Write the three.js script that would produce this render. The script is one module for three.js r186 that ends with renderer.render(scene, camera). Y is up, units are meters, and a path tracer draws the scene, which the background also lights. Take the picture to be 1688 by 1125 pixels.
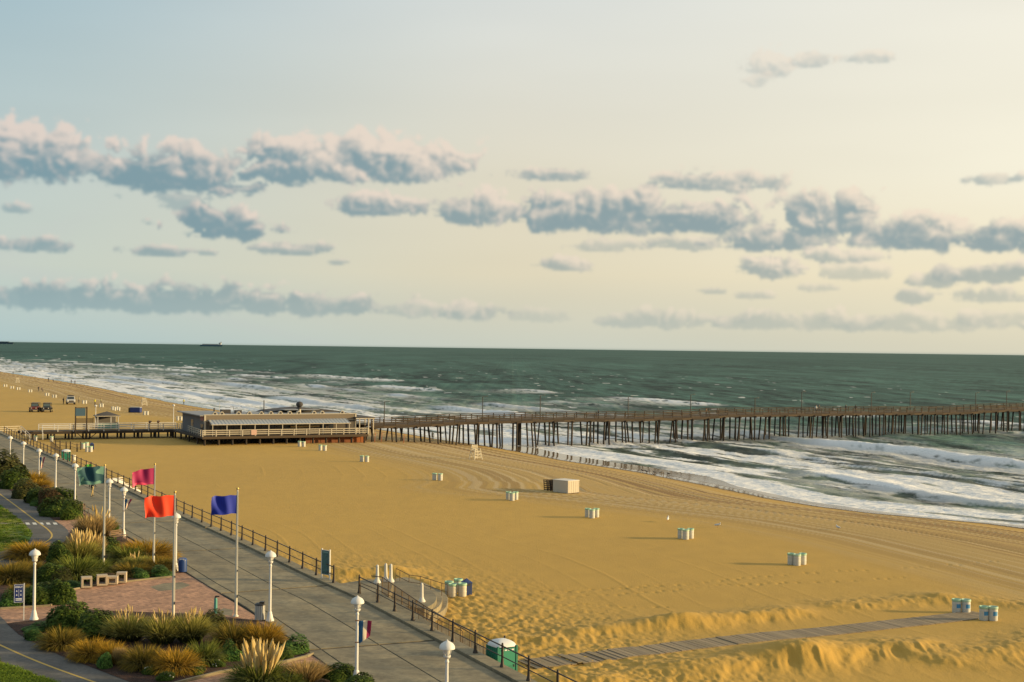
import * as THREE from 'three';
import { mergeGeometries } from 'three/addons/utils/BufferGeometryUtils.js';
import { MarchingCubes } from 'three/addons/objects/MarchingCubes.js';
import { RoundedBoxGeometry } from 'three/addons/geometries/RoundedBoxGeometry.js';

// ---------------------------------------------------------------- camera, sky, sun, exposure
const scene = new THREE.Scene();
const F = 2330, EYE = 15.4, PITCH = Math.atan(12 / F), ROLL = 0.0130;
const camera = new THREE.PerspectiveCamera(2 * Math.atan(562.5 / F) * 180 / Math.PI, 1688 / 1125, 1, 120000);
camera.position.set(0, EYE, 0);
camera.up.set(-Math.sin(ROLL), Math.cos(ROLL), 0);
camera.lookAt(0, EYE + Math.sin(PITCH) * 100, -Math.cos(PITCH) * 100);
camera.updateMatrixWorld(true);
const EXPOSURE = 1.55;
const renderer = new THREE.WebGLRenderer({ antialias: true });
renderer.toneMapping = THREE.LinearToneMapping;
renderer.toneMappingExposure = EXPOSURE;
renderer.shadowMap.enabled = true;
const SUN_DIR = new THREE.Vector3(Math.cos(0.19), Math.sin(0.19), 0.03).normalize();
const sun = new THREE.DirectionalLight(new THREE.Color().setRGB(1, 0.74, 0.37), 4.4);
sun.name = 'sun';
sun.position.copy(SUN_DIR).multiplyScalar(400).add(new THREE.Vector3(0, 0, -150));
sun.target.position.set(0, 0, -150);
sun.shadow.radius = 6;
sun.castShadow = true;
sun.shadow.mapSize.set(4096, 4096);
Object.assign(sun.shadow.camera, { left: -220, right: 220, top: 120, bottom: -120, near: 1, far: 1200 });
scene.add(sun, sun.target);

// ---------------------------------------------------------------- noise and small maths
const hash = (x, y, s = 0) => { let h = Math.imul(x | 0, 374761393) ^ Math.imul(y | 0, 668265263) ^ Math.imul((s | 0) + 17, 2147483647 ^ 0x5bd1e995); h = Math.imul(h ^ (h >>> 13), 1274126177); h ^= h >>> 16; return ((h >>> 0) % 1000003) / 1000003; };
function vn(x, y, s = 0) { const ix = Math.floor(x), iy = Math.floor(y), fx = x - ix, fy = y - iy, u = fx * fx * (3 - 2 * fx), v = fy * fy * (3 - 2 * fy); const a = hash(ix, iy, s), b = hash(ix + 1, iy, s), c = hash(ix, iy + 1, s), d = hash(ix + 1, iy + 1, s); return a + (b - a) * u + (c - a) * v + (a - b - c + d) * u * v; }
function fbm(x, y, oct = 4, s = 0, gain = 0.5) { let a = 1, t = 0, n = 0; for (let i = 0; i < oct; i++) { t += a * vn(x, y, s + i * 7); n += a; a *= gain; x = x * 2.03 + 11.3; y = y * 2.03 - 7.7; } return t / n; }
function rng(seed) { let t = seed * 7919 + 13; return () => { t = (t + 0x6d2b79f5) | 0; let r = Math.imul(t ^ (t >>> 15), 1 | t); r = (r + Math.imul(r ^ (r >>> 7), 61 | r)) ^ r; return ((r ^ (r >>> 14)) >>> 0) / 4294967296; }; }
const clamp = (x, a = 0, b = 1) => Math.min(b, Math.max(a, x)), mixn = (a, b, t) => a + (b - a) * t;
const sstep = (a, b, x) => { const t = clamp((x - a) / (b - a)); return t * t * (3 - 2 * t); };
const lin = (c) => (c <= 0.04045 ? c / 12.92 : ((c + 0.055) / 1.055) ** 2.4);
const srgb = (r, g, b) => [lin(r / 255), lin(g / 255), lin(b / 255)];
const mix3 = (a, b, t) => [a[0] + (b[0] - a[0]) * t, a[1] + (b[1] - a[1]) * t, a[2] + (b[2] - a[2]) * t];

// photograph pixel -> place on the level plane of height y (the layout was surveyed off the photograph this way)
const camRight = new THREE.Vector3(), camUp = new THREE.Vector3(), camFwd = new THREE.Vector3();
camera.matrixWorld.extractBasis(camRight, camUp, camFwd); camFwd.negate();
function at(px, py, y = 0) { const d = camFwd.clone().multiplyScalar(F).addScaledVector(camRight, px - 844).addScaledVector(camUp, 562.5 - py); return d.multiplyScalar((y - EYE) / d.y).add(camera.position); }
const ppm = (p) => F / -p.z;            // photograph pixels per metre at a place

// ---------------------------------------------------------------- sky
{
  const W = 4096, Hh = 2048, data = new Float32Array(W * Hh * 4);
  const AZ = [-180, -90, -20, 0, 20, 90, 180], EL = [0, 3, 7, 14, 40, 90];
  const T = [ // display colours by azimuth, each for the six elevations
    [[176, 188, 192], [176, 190, 196], [168, 186, 196], [158, 180, 194], [168, 186, 198], [192, 199, 200]],
    [[172, 190, 194], [180, 196, 200], [172, 192, 202], [156, 182, 196], [166, 186, 198], [192, 199, 200]],
    [[174, 196, 196], [198, 208, 197], [190, 204, 201], [163, 189, 199], [172, 192, 202], [192, 199, 200]],
    [[201, 205, 191], [223, 214, 187], [222, 216, 196], [218, 222, 218], [206, 212, 212], [192, 199, 200]],
    [[216, 211, 188], [242, 230, 198], [245, 239, 217], [239, 236, 222], [222, 222, 216], [192, 199, 200]],
    [[250, 226, 180], [255, 240, 200], [255, 244, 212], [252, 242, 218], [232, 228, 218], [192, 199, 200]],
  ];
  T.push(T[0]);
  const find = (a, v) => { let i = 0; while (i < a.length - 2 && v > a[i + 1]) i++; return [i, clamp((v - a[i]) / (a[i + 1] - a[i]))]; };
  const LT = T.map((r) => r.map((c) => srgb(...c)));
  // clouds: azimuth and elevation (degrees) of centre, half sizes, strength, share of lit top
  const clouds = [];
  const D = 180 / Math.PI;
  const cl = (px, py, hw, hh, k = 1, warm = 0.5, flat = 0.55) => { const d = camFwd.clone().multiplyScalar(F).addScaledVector(camRight, px - 844).addScaledVector(camUp, 562.5 - py).normalize(); clouds.push([Math.atan2(d.x, -d.z) * D, Math.asin(d.y) * D, hw / F * D, hh / F * D, k, warm, flat]); };
  [[50, 258, 130, 62, 1, .75], [95, 240, 60, 40, .9, .95], [300, 285, 165, 52, 1, .45], [585, 262, 185, 56, 1, .85], [470, 270, 70, 50, 1, .5], [625, 337, 112, 26, .95, .6], [372, 370, 98, 38, 1, .45], [305, 332, 60, 22, .55, .3],
    [785, 345, 95, 38, .95, .65], [1000, 350, 175, 54, 1, .5], [905, 350, 70, 44, 1, .3], [1140, 360, 130, 40, 1, .4], [1262, 396, 90, 28, .95, .3], [1370, 358, 95, 54, 1, .5], [1500, 385, 165, 38, 1, .6], [1650, 392, 110, 34, 1, .5],
    [920, 288, 88, 16, .8, .6], [1185, 300, 135, 26, .85, .7], [1630, 296, 60, 11, .7, .5], [1262, 105, 50, 32, .5, .8], [1340, 97, 40, 19, .55, .8], [1430, 95, 60, 12, .5, .8], [1250, 132, 28, 20, .4, .8],
    [60, 404, 72, 16, .8, .5], [255, 414, 58, 13, .8, .45], [490, 410, 70, 14, .75, .5], [22, 343, 28, 12, .6, .3], [345, 417, 22, 6, .6, .4], [555, 433, 20, 6, .6, .4],
    [940, 437, 58, 18, .75, .6], [1270, 440, 72, 27, .85, .6], [1000, 405, 80, 17, .5, .7], [1140, 402, 80, 16, .6, .5], [1380, 422, 80, 15, .7, .6], [1240, 487, 46, 9, .6, .4], [1180, 480, 30, 7, .6, .4], [1350, 475, 34, 9, .5, .5],
    [1545, 460, 55, 20, .8, .5], [1630, 452, 90, 21, .85, .4], [1505, 490, 42, 14, .8, .3], [1635, 488, 85, 16, .7, .5], [1410, 450, 60, 17, .5, .7],
    [280, 495, 400, 31, 1, .12], [80, 490, 190, 27, .9, .15], [520, 503, 150, 22, .8, .4], [690, 511, 110, 18, .6, .6], [770, 514, 88, 20, .85, .5], [890, 522, 70, 14, .4, .6],
    [1100, 527, 140, 21, .7, .5], [1300, 531, 190, 21, .7, .5], [1500, 533, 190, 19, .65, .5], [1650, 527, 90, 18, .6, .5],
  ].forEach((a) => cl(...a));
  const R = rng(5);
  for (let k = 0; k < 150; k++) { // the same broken cumulus all the way round
    let az = R() * 360 - 180; const el = 1.5 + R() ** 1.4 * 15, w = (0.8 + R() * 3.6) * (0.5 + 0.5 * R());
    if (Math.abs(az) < 25) { az += az < 0 ? -25 : 25; }
    clouds.push([az, el, w, w * (0.16 + 0.22 * R()), 0.5 + 0.5 * R(), 0.3 + 0.5 * R(), 0.55]);
  }
  // put clouds in azimuth bins of two degrees
  const bins = Array.from({ length: 180 }, () => []);
  for (const c of clouds) for (let b = Math.floor((c[0] - c[2] * 1.5 + 180) / 2); b <= Math.floor((c[0] + c[2] * 1.5 + 180) / 2); b++) bins[((b % 180) + 180) % 180].push(c);
  for (let j = 0; j < Hh; j++) {
    const el = ((j + 0.5) / Hh - 0.5) * 180;
    if (el < -0.4) { for (let i = 0; i < W; i++) data.set([0.3 / EXPOSURE, 0.34 / EXPOSURE, 0.32 / EXPOSURE, 1], (j * W + i) * 4); continue; }
    const [e, et] = find(EL, Math.max(el, 0));
    for (let i = 0; i < W; i++) {
      // column i looks towards (cos, sin) of its angle in x, z; azimuth counts from -z towards +x
      const th = ((i + 0.5) / W - 0.5) * 2 * Math.PI; let az = Math.atan2(Math.cos(th), -Math.sin(th)) * D;
      const [a, t] = find(AZ, az), st = t * t * (3 - 2 * t), u = mixn(t, st, 0.35);
      let c = mix3(mix3(LT[a][e], LT[a + 1][e], u), mix3(LT[a][e + 1], LT[a + 1][e + 1], u), et);
      const veil = fbm(az * 0.09, el * 0.5, 3, 91) - 0.5; // thin high veil
      c = c.map((v) => v * (1 + 0.07 * veil));
      if (el < 24) {
        const list = bins[Math.floor((az + 180) / 2) % 180];
        let d = 0, lit = 0, wsum = 0;
        if (list.length) {
          const wx = (fbm(az * 1.1, el * 1.1, 2, 3) - 0.5) * 0.8, wy = (fbm(az * 1.1 + 40, el * 1.1, 2, 4) - 0.5) * 0.8;
          const bil = (x, y) => { let a = 1, t = 0, n = 0; for (let o = 0; o < 5; o++) { t += a * Math.abs(2 * vn(x, y, 31 + o * 7) - 1); n += a; a *= 0.55; x = x * 2.1 + 5.3; y = y * 2.1 - 3.1; } return t / n; };
          const bx0 = az * 0.95 + wx, by0 = el * 1.15 + wy, n1 = bil(bx0, by0) - 0.42, sh = bil(bx0 + 0.16, by0 + 0.22) - 0.42, n2 = fbm(az * 5.1 + 9, el * 5.6, 3, 57, 0.55) - 0.5, n3 = fbm(az * 0.8 - 5, el * 1.2, 3, 77, 0.5) - 0.5;
          for (const q of list) {
            let dx = az - q[0]; if (dx > 180) dx -= 360; if (dx < -180) dx += 360;
            dx /= q[2]; let dy = (el - q[1]) / q[3];
            if (dx * dx > 2.3 || dy > 1.6 || dy < -1.3) continue;
            const up = dy; if (dy < 0) dy /= q[6] + 0.2;
            const r = Math.sqrt(dx * dx + dy * dy), body = 1.08 - r + n1 * 1.5 * (up > -0.3 ? 1 : 0.55) + n2 * 0.28;
            const k = sstep(0.02, 0.27, body) * q[4];
            if (k > 0.001) { const l = clamp(q[5] * 0.62 + (up * 0.5 + dx * 0.10) + n2 * 0.22 + n3 * 0.55 + (n1 - sh) * 1.1 + 0.04 - 0.10 * sstep(0.3, 1.0, body)); lit += l * k; wsum += k; d = 1 - (1 - d) * (1 - k); }
          }
        }
        if (d > 0) {
          const l = lit / wsum, sunward = sstep(-40, 30, az) * (Math.abs(az) < 140 ? 1 : 0);
          const dark = mix3(srgb(102, 142, 157), srgb(130, 154, 162), sunward), bright = mix3(srgb(224, 207, 198), srgb(242, 226, 204), sunward);
          let cc = mix3(dark, bright, sstep(0.1, 0.95, l));
          cc = mix3(cc, c, 0.12 + 0.42 * sstep(4.2, 0.3, el)); // air between
          c = mix3(c, cc, clamp(d * 0.97));
        }
      }
      const o = (j * W + i) * 4; data[o] = c[0] / EXPOSURE; data[o + 1] = c[1] / EXPOSURE; data[o + 2] = c[2] / EXPOSURE; data[o + 3] = 1;
    }
  }
  const tex = new THREE.DataTexture(data, W, Hh, THREE.RGBAFormat, THREE.FloatType);
  tex.mapping = THREE.EquirectangularReflectionMapping; tex.magFilter = THREE.LinearFilter; tex.needsUpdate = true;
  scene.background = tex; scene.environment = tex;
}
// ---------------------------------------------------------------- scene helpers
const taken = {};
function numbered(n) { const k = taken[n] = (taken[n] ?? -1) + 1; return k ? n + '_' + String(k).padStart(3, '0') : n; }
const std = (rgb, rough = 0.8, extra = {}) => new THREE.MeshStandardMaterial({ color: new THREE.Color().setRGB(...rgb), roughness: rough, ...extra });
function mesh(name, geo, mat, parent) { const m = new THREE.Mesh(geo, mat); m.name = name; if (parent) parent.add(m); return m; }
function thing(name, label, category, pos, turn = 0, group) { const o = new THREE.Group(); o.name = numbered(name); if (pos) o.position.copy(pos); o.rotation.y = turn; o.userData = { label, category }; if (group) o.userData.group = group; scene.add(o); return o; }
function tagged(o, label, category, group) { o.name = numbered(o.name); o.userData = { label, category }; if (group) o.userData.group = group; scene.add(o); return o; }
function structure(name, geo, mat) { const m = mesh(name, geo, mat); m.userData.kind = 'structure'; scene.add(m); return m; }
function dup(src, label, pos, turn, group) { const c = src.clone(); c.name = numbered(src.name.replace(/_\d{3}$/, '')); c.userData = { ...src.userData, label }; if (group) c.userData.group = group; if (pos) c.position.copy(pos); if (turn !== undefined) c.rotation.y = turn; scene.add(c); return c; }
const bx = (w, h, d, x = 0, y = 0, z = 0, ry = 0) => { const g = new THREE.BoxGeometry(w, h, d); if (ry) g.rotateY(ry); return g.translate(x, y, z); };
const rbx = (w, h, d, r, x = 0, y = 0, z = 0) => new RoundedBoxGeometry(w, h, d, 2, r).translate(x, y, z);
const cy = (r1, r2, h, seg = 12, x = 0, y = 0, z = 0) => new THREE.CylinderGeometry(r1, r2, h, seg).translate(x, y, z);
const lathe = (pts, seg = 16) => new THREE.LatheGeometry(pts.map((p) => new THREE.Vector2(p[0], p[1])), seg);
const v3 = (x, y, z) => new THREE.Vector3(x, y, z);
function between(g, a, b) { const d = b.clone().sub(a); return g.applyQuaternion(new THREE.Quaternion().setFromUnitVectors(v3(0, 1, 0), d.clone().normalize())).translate((a.x + b.x) / 2, (a.y + b.y) / 2, (a.z + b.z) / 2); }
const rod = (a, b, r, seg = 8) => between(new THREE.CylinderGeometry(r, r, a.distanceTo(b), seg), a, b);
const bar = (a, b, w, t) => { const d = b.clone().sub(a), g = new THREE.BoxGeometry(w, d.length(), t); g.rotateY(0); const m = new THREE.Matrix4(), y = d.clone().normalize(); let z = v3(0, 1, 0); if (Math.abs(y.y) > 0.95) z = v3(0, 0, 1); const x = y.clone().cross(z).normalize(); z = x.clone().cross(y); m.makeBasis(x, y, z); return g.applyMatrix4(m).translate((a.x + b.x) / 2, (a.y + b.y) / 2, (a.z + b.z) / 2); };
const join = (list) => mergeGeometries(list.map((g) => (g.index ? g.toNonIndexed() : g)).map((g) => { for (const k of Object.keys(g.attributes)) if (!['position', 'normal', 'uv', 'color'].includes(k)) g.deleteAttribute(k); return g; }));
function paint(g, rgb) { const n = g.attributes.position.count, c = new Float32Array(n * 3); for (let i = 0; i < n; i++) c.set(rgb, i * 3); g.setAttribute('color', new THREE.BufferAttribute(c, 3)); return g; }
function noiseTexture(size, fn, srgbSpace = true) { const d = new Uint8Array(size * size * 4); for (let j = 0; j < size; j++) for (let i = 0; i < size; i++) { const c = fn(i / size, j / size); d.set([clamp(c[0]) * 255, clamp(c[1]) * 255, clamp(c[2]) * 255, 255], (j * size + i) * 4); } const t = new THREE.DataTexture(d, size, size); t.wrapS = t.wrapT = THREE.RepeatWrapping; t.magFilter = THREE.LinearFilter; t.minFilter = THREE.LinearMipmapLinearFilter; if (srgbSpace) t.colorSpace = THREE.SRGBColorSpace; t.needsUpdate = true; return t; }
// tileable fractal noise
function tfbm(u, v, f, oct, s) { let a = 1, t = 0, n = 0; for (let o = 0; o < oct; o++) { const k = f * 2 ** o, x = u * k, y = v * k, ix = Math.floor(x), iy = Math.floor(y), fx = x - ix, fy = y - iy, w = fx * fx * (3 - 2 * fx), z = fy * fy * (3 - 2 * fy), h = (i, j) => hash(((i % k) + k) % k, ((j % k) + k) % k, s + o); t += a * mixn(mixn(h(ix, iy), h(ix + 1, iy), w), mixn(h(ix, iy + 1), h(ix + 1, iy + 1), w), z); n += a; a *= 0.55; } return t / n; }

// flat polygon given in photograph pixels on the plane y
function flat(pts, y, uvScale = 1) { const w = pts.map(([a, b]) => at(a, b, y)); const sh = new THREE.Shape(w.map((p) => new THREE.Vector2(p.x, -p.z))); const g = new THREE.ShapeGeometry(sh).rotateX(-Math.PI / 2).translate(0, y, 0); const p = g.attributes.position, uv = g.attributes.uv; for (let i = 0; i < p.count; i++) uv.setXY(i, p.getX(i) * uvScale, p.getZ(i) * uvScale); const n = g.attributes.normal; for (let i = 0; i < n.count; i++) n.setXYZ(i, 0, 1, 0); return g; }
function smooth(pts, k = 6) { const c = new THREE.CatmullRomCurve3(pts.map(([a, b]) => v3(a, b, 0)), false, 'centripetal'); return c.getPoints(pts.length * k).map((p) => [p.x, p.y]); }

// ---------------------------------------------------------------- the shore
const SEA = -3.6, SAND = -1.5;
const shorePts = [[-260, 590], [-120, 600], [0, 613], [150, 636.5], [290, 664.5], [354, 675.5], [450, 690], [540, 700], [636, 709], [743, 727], [830, 739], [960, 763], [1100, 785], [1200, 804], [1300, 826], [1400, 841], [1500, 853], [1600, 862], [1688, 870], [1800, 886], [2100, 935], [2600, 1030]].map(([a, b]) => at(a, b, SEA)).map((p) => [-p.z, p.x]).sort((a, b) => a[0] - b[0]);
function lookup(tab, z) { let i = 0; while (i < tab.length - 2 && z > tab[i + 1][0]) i++; const [a, b] = [tab[i], tab[i + 1]], t = (z - a[0]) / (b[0] - a[0]); return [a[1] + (b[1] - a[1]) * t, (b[1] - a[1]) / (b[0] - a[0])]; }
// metres from the waterline, positive up the beach
function shoreS(x, Z) { const [sx] = lookup(shorePts, Z), s0 = (lookup(shorePts, Z + 14)[0] - lookup(shorePts, Z - 14)[0]) / 28; return (sx - x) / Math.hypot(1, s0); }
const edgeR = [[-140, 650], [-60, 687], [19.6, 725], [58.7, 743.6], [122, 771], [200, 806], [300, 854], [400.7, 900], [471, 934], [521.5, 958.4], [582, 984.6], [640, 1014.8], [760, 1079], [865, 1135], [1000, 1207], [1180, 1303]].map(([a, b]) => at(a, b, 0));
const railTab = edgeR.map((p) => [-p.z, p.x]).sort((a, b) => a[0] - b[0]);
const ridges = [ // windblown sand banks: two ends in pixels, height, half width
  [960, 1045, 1130, 1032, 0.7, 1.3], [1120, 1033, 1310, 1014, 0.85, 1.4], [1390, 1002, 1540, 990, 0.5, 1.6], [1560, 990, 1720, 1004, 0.5, 1.7], [1130, 1112, 1320, 1090, 1.15, 2.0], [1310, 1092, 1500, 1072, 1.1, 2.0], [1500, 1085, 1560, 1095, 0.6, 1.6], [1650, 1085, 1780, 1056, 1.1, 2.2],
  [800, 1052, 905, 1056, 0.5, 0.9], [556, 946, 650, 945, 0.75, 1.3], [650, 945, 700, 962, 0.35, 1.0], [930, 1130, 1000, 1128, 0.8, 1.2],
].map(([a, b, c, d, h, w]) => { const p = at(a, b, SAND), q = at(c, d, SAND); return [p.x, p.z, q.x, q.z, h, w]; });
const trails = [[880, 980, 1640, 925], [905, 985, 1500, 950], [880, 975, 1300, 960], [790, 1000, 1100, 1000]].map(([a, b, c, d]) => { const p = at(a, b, SAND), q = at(c, d, SAND); return [p.x, p.z, q.x, q.z]; });
function sandHeight(x, Z) {
  const s = shoreS(x, Z), wall = x - lookup(railTab, Z)[0];
  let y = SAND;
  if (s < 34) { const t = clamp(s / 34, -1, 1); y = s > 0 ? SEA + (SAND - SEA) * (1 - (1 - t) ** 1.7) : SEA + s * 0.10; }
  y += 0.10 * (fbm(x * 0.05, Z * 0.05, 2, 5) - 0.5) * sstep(4, 20, s);
  const near = sstep(125, 95, Z);
  let churn = near * sstep(24, 7, wall) * sstep(-0.2, 0.6, wall);
  for (const r of ridges) {
    const dx = r[2] - r[0], dz = r[3] - r[1], L = Math.hypot(dx, dz), t = ((x - r[0]) * dx + (-Z - r[1]) * dz) / (L * L), tc = clamp(t), ox = x - r[0] - dx * tc, oz = -Z - r[1] - dz * tc, side = (dx * oz - dz * ox) / L + 0.9 * (fbm(x * 0.3, Z * 0.3, 2, 8) - 0.5);
    const end = Math.abs(t - tc) * L, d = Math.hypot(side, end); if (d > r[5] * 4) continue;
    const w = r[5] * mixn(1.4, 0.85, sstep(-1.2, 1.2, side)), k = 1 / (1 + (d / w) ** 2 * (1 + 0.5 * (d / w) ** 2)) * (0.75 + 0.5 * fbm(x * 0.3, Z * 0.3, 2, 14));
    y += r[4] * 0.5 * k; churn = Math.max(churn, clamp(k * 1.3) * 0.55);
    if (side > 0.2) { const al = ((x - r[0]) * dx + (-Z - r[1]) * dz) / L; y += sstep(0.2, 1.5, side) * r[4] * 0.42 * k * (fbm(al * 0.95 + side * 0.6 + 3 * vn(al * 0.2, 3, 18), side * 0.22, 3, 19) - 0.5) * 2; } // gullies down the windward face
  }
  if (churn > 0.01) y += churn * (0.16 * (fbm(x * 1.5, Z * 1.2, 3, 23) - 0.5) + 0.13 * (vn(x * 3.1, Z * 2.3, 24) - 0.5) + 0.07 * (vn(x * 5.7, Z * 4.1, 25) - 0.5));
  // grooming lines of the beach rake
  if (s > 8) { const q = s + 0.9 * fbm(x * 0.03, Z * 0.03, 2, 41) * 6; const l = Math.abs(((q / 2.6) % 1 + 1) % 1 - 0.5); const amp = vn(Math.floor(q / 2.6) * 3.7, Z * 0.02, 44); y += 0.022 * sstep(0.10, 0.0, l) * amp * (1 - churn) * sstep(330, 200, Z); y += 0.012 * (vn(x * 0.9, Z * 0.35, 46) - 0.5) * (1 - churn); }
  for (const tr of trails) { const dx = tr[2] - tr[0], dz = tr[3] - tr[1], L2 = dx * dx + dz * dz, t = ((x - tr[0]) * dx + (-Z - tr[1]) * dz) / L2; if (t < 0 || t > 1) continue; const L = Math.sqrt(L2), o = ((x - tr[0]) * dz - (-Z - tr[1]) * dx) / L + 0.5 * Math.sin(t * 9), u = t * L; if (Math.abs(o) < 0.9) { const ph = (u / 0.75) % 1, sd = Math.floor(u / 0.75) % 2 ? 0.16 : -0.16; y -= 0.07 * Math.exp(-((o - sd) ** 2) / 0.014 - ((ph - 0.5) ** 2) / 0.05); } } // footprints
  // wheel tracks along the water
  if (s > 5 && s < 34) { const q = s + 2.2 * (fbm(x * 0.02 + 9, Z * 0.02, 2, 51) - 0.5); const tr = vn(q * 1.55, Z * 0.012, 53) + 0.5 * vn(q * 3.7, Z * 0.02, 54); y -= 0.07 * sstep(0.85, 1.25, tr) * sstep(5, 10, s) * sstep(34, 24, s); }
  return y;
}
function fan(az0, az1, nc, rows, yf, keep, color) {
  const pos = [], col = [], idx = [], id = new Int32Array((nc + 1) * rows.length).fill(-1), ok = new Uint8Array((nc + 1) * rows.length);
  const X = (i, Z) => Math.tan(az0 + (az1 - az0) * i / nc) * Z;
  for (let j = 0; j < rows.length; j++) for (let i = 0; i <= nc; i++) ok[j * (nc + 1) + i] = keep(X(i, rows[j]), rows[j]) ? 1 : 0;
  const vert = (i, j) => { const k = j * (nc + 1) + i; if (id[k] < 0) { const Z = rows[j], x = X(i, Z), y = yf(x, Z, j); id[k] = pos.length / 3; pos.push(x, y, -Z); col.push(...color(x, Z, y, j)); } return id[k]; };
  for (let j = 0; j < rows.length - 1; j++) for (let i = 0; i < nc; i++) {
    const k = j * (nc + 1) + i; if (!(ok[k] && ok[k + 1] && ok[k + nc + 1] && ok[k + nc + 2])) continue;
    const a = vert(i, j), b = vert(i + 1, j), c = vert(i, j + 1), d = vert(i + 1, j + 1); idx.push(a, b, c, b, d, c);
  }
  const g = new THREE.BufferGeometry(); g.setAttribute('position', new THREE.Float32BufferAttribute(pos, 3)); g.setAttribute('color', new THREE.Float32BufferAttribute(col, 3)); g.setIndex(idx);
  const uv = new Float32Array(pos.length / 3 * 2); for (let i = 0; i < pos.length / 3; i++) { uv[i * 2] = pos[i * 3]; uv[i * 2 + 1] = pos[i * 3 + 2]; } g.setAttribute('uv', new THREE.BufferAttribute(uv, 2));
  g.computeVertexNormals(); return g;
}
const RAD = Math.PI / 180;
const grainBump = noiseTexture(512, (u, v) => { const a = tfbm(u, v, 24, 4, 3), b = tfbm(u, v, 90, 2, 9); const c = 0.6 * a + 0.4 * b; return [c, c, c]; }, false);
// sand
{
  const rows = []; for (let q = 700; q > 27; q -= q > 150 ? 1.35 : 1.0) rows.push((EYE - SAND) * F / q);
  for (const z of [1480, 1620, 1900, 2400, 3200]) rows.push(z);
  const SC = [0.42, 0.252, 0.042];
  const color = (x, Z, y) => {
    const s = shoreS(x, Z), big = fbm(x * 0.035, Z * 0.035, 3, 61), fine = fbm(x * 0.8, Z * 0.5, 2, 63);
    let c = SC.map((v) => v * (0.9 + 0.16 * big + 0.1 * fine));
    const q = s + 2.2 * (fbm(x * 0.02 + 9, Z * 0.02, 2, 51) - 0.5);
    const band = sstep(5, 9, s) * sstep(46, 32, s), st = vn(q * 1.1, Z * 0.010, 71), st2 = vn(q * 3.2, Z * 0.014, 72);
    c = mix3(c, [0.33, 0.222, 0.075], band * 0.7 * sstep(0.3, 0.6, big + 0.25));      // packed greyer sand
    c = mix3(c, [0.185, 0.10, 0.022], band * sstep(0.46, 0.60, 0.55 * st + 0.45 * st2) * mixn(1, 0.45, sstep(16, 26, s)));    // damp track lines
    c = mix3(c, [0.50, 0.37, 0.19], band * sstep(0.6, 0.8, vn(q * 2.3 + 7, Z * 0.012, 74)) * 0.6); // dry pale ridges
    c = mix3(c, [0.25, 0.155, 0.055], sstep(6.5, 2.5, s + 2.5 * (fbm(x * 0.06, Z * 0.06, 2, 77) - 0.5)) * 0.85);   // damp foreshore
    return c;
  };
  const g = fan(-25 * RAD, 25 * RAD, 1000, rows, (x, Z) => sandHeight(x, Z), (x, Z) => { const s = shoreS(x, Z), w = x - lookup(railTab, Z)[0]; return w > -0.05 && s > -9; }, color);
  const m = new THREE.MeshStandardMaterial({ vertexColors: true, roughness: 0.95 }); const b = grainBump.clone(); b.repeat.set(0.5, 0.5); m.bumpMap = b; m.bumpScale = 0.025;
  structure('sand_beach', g, m);
}
const swash = (Z) => sstep(196, 214, Z) * sstep(292, 268, Z); // stretch where the backwash leaves a bare wet sheet
// wet sand at the waterline: a thin glossy skin on the foreshore
{
  const rows = []; for (let q = 330; q > 30; q -= 1.2) rows.push((EYE - SEA) * F / q);
  const g = fan(-25 * RAD, 25 * RAD, 700, rows, (x, Z) => { const s = shoreS(x, Z); const t = clamp(s / 34, -1, 1); return (s > 0 ? SEA + (SAND - SEA) * (1 - (1 - t) ** 1.7) : SEA + s * 0.008) + 0.05; }, (x, Z) => { const s = shoreS(x, Z) + 2.4 * (fbm(x * 0.06, Z * 0.06, 2, 77) - 0.5); return s < 3.4 && s > -6 - 8 * swash(Z); }, () => [0.20, 0.13, 0.055]);
  structure('wet_sand', g, new THREE.MeshStandardMaterial({ vertexColors: true, roughness: 0.10 }));
}
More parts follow.
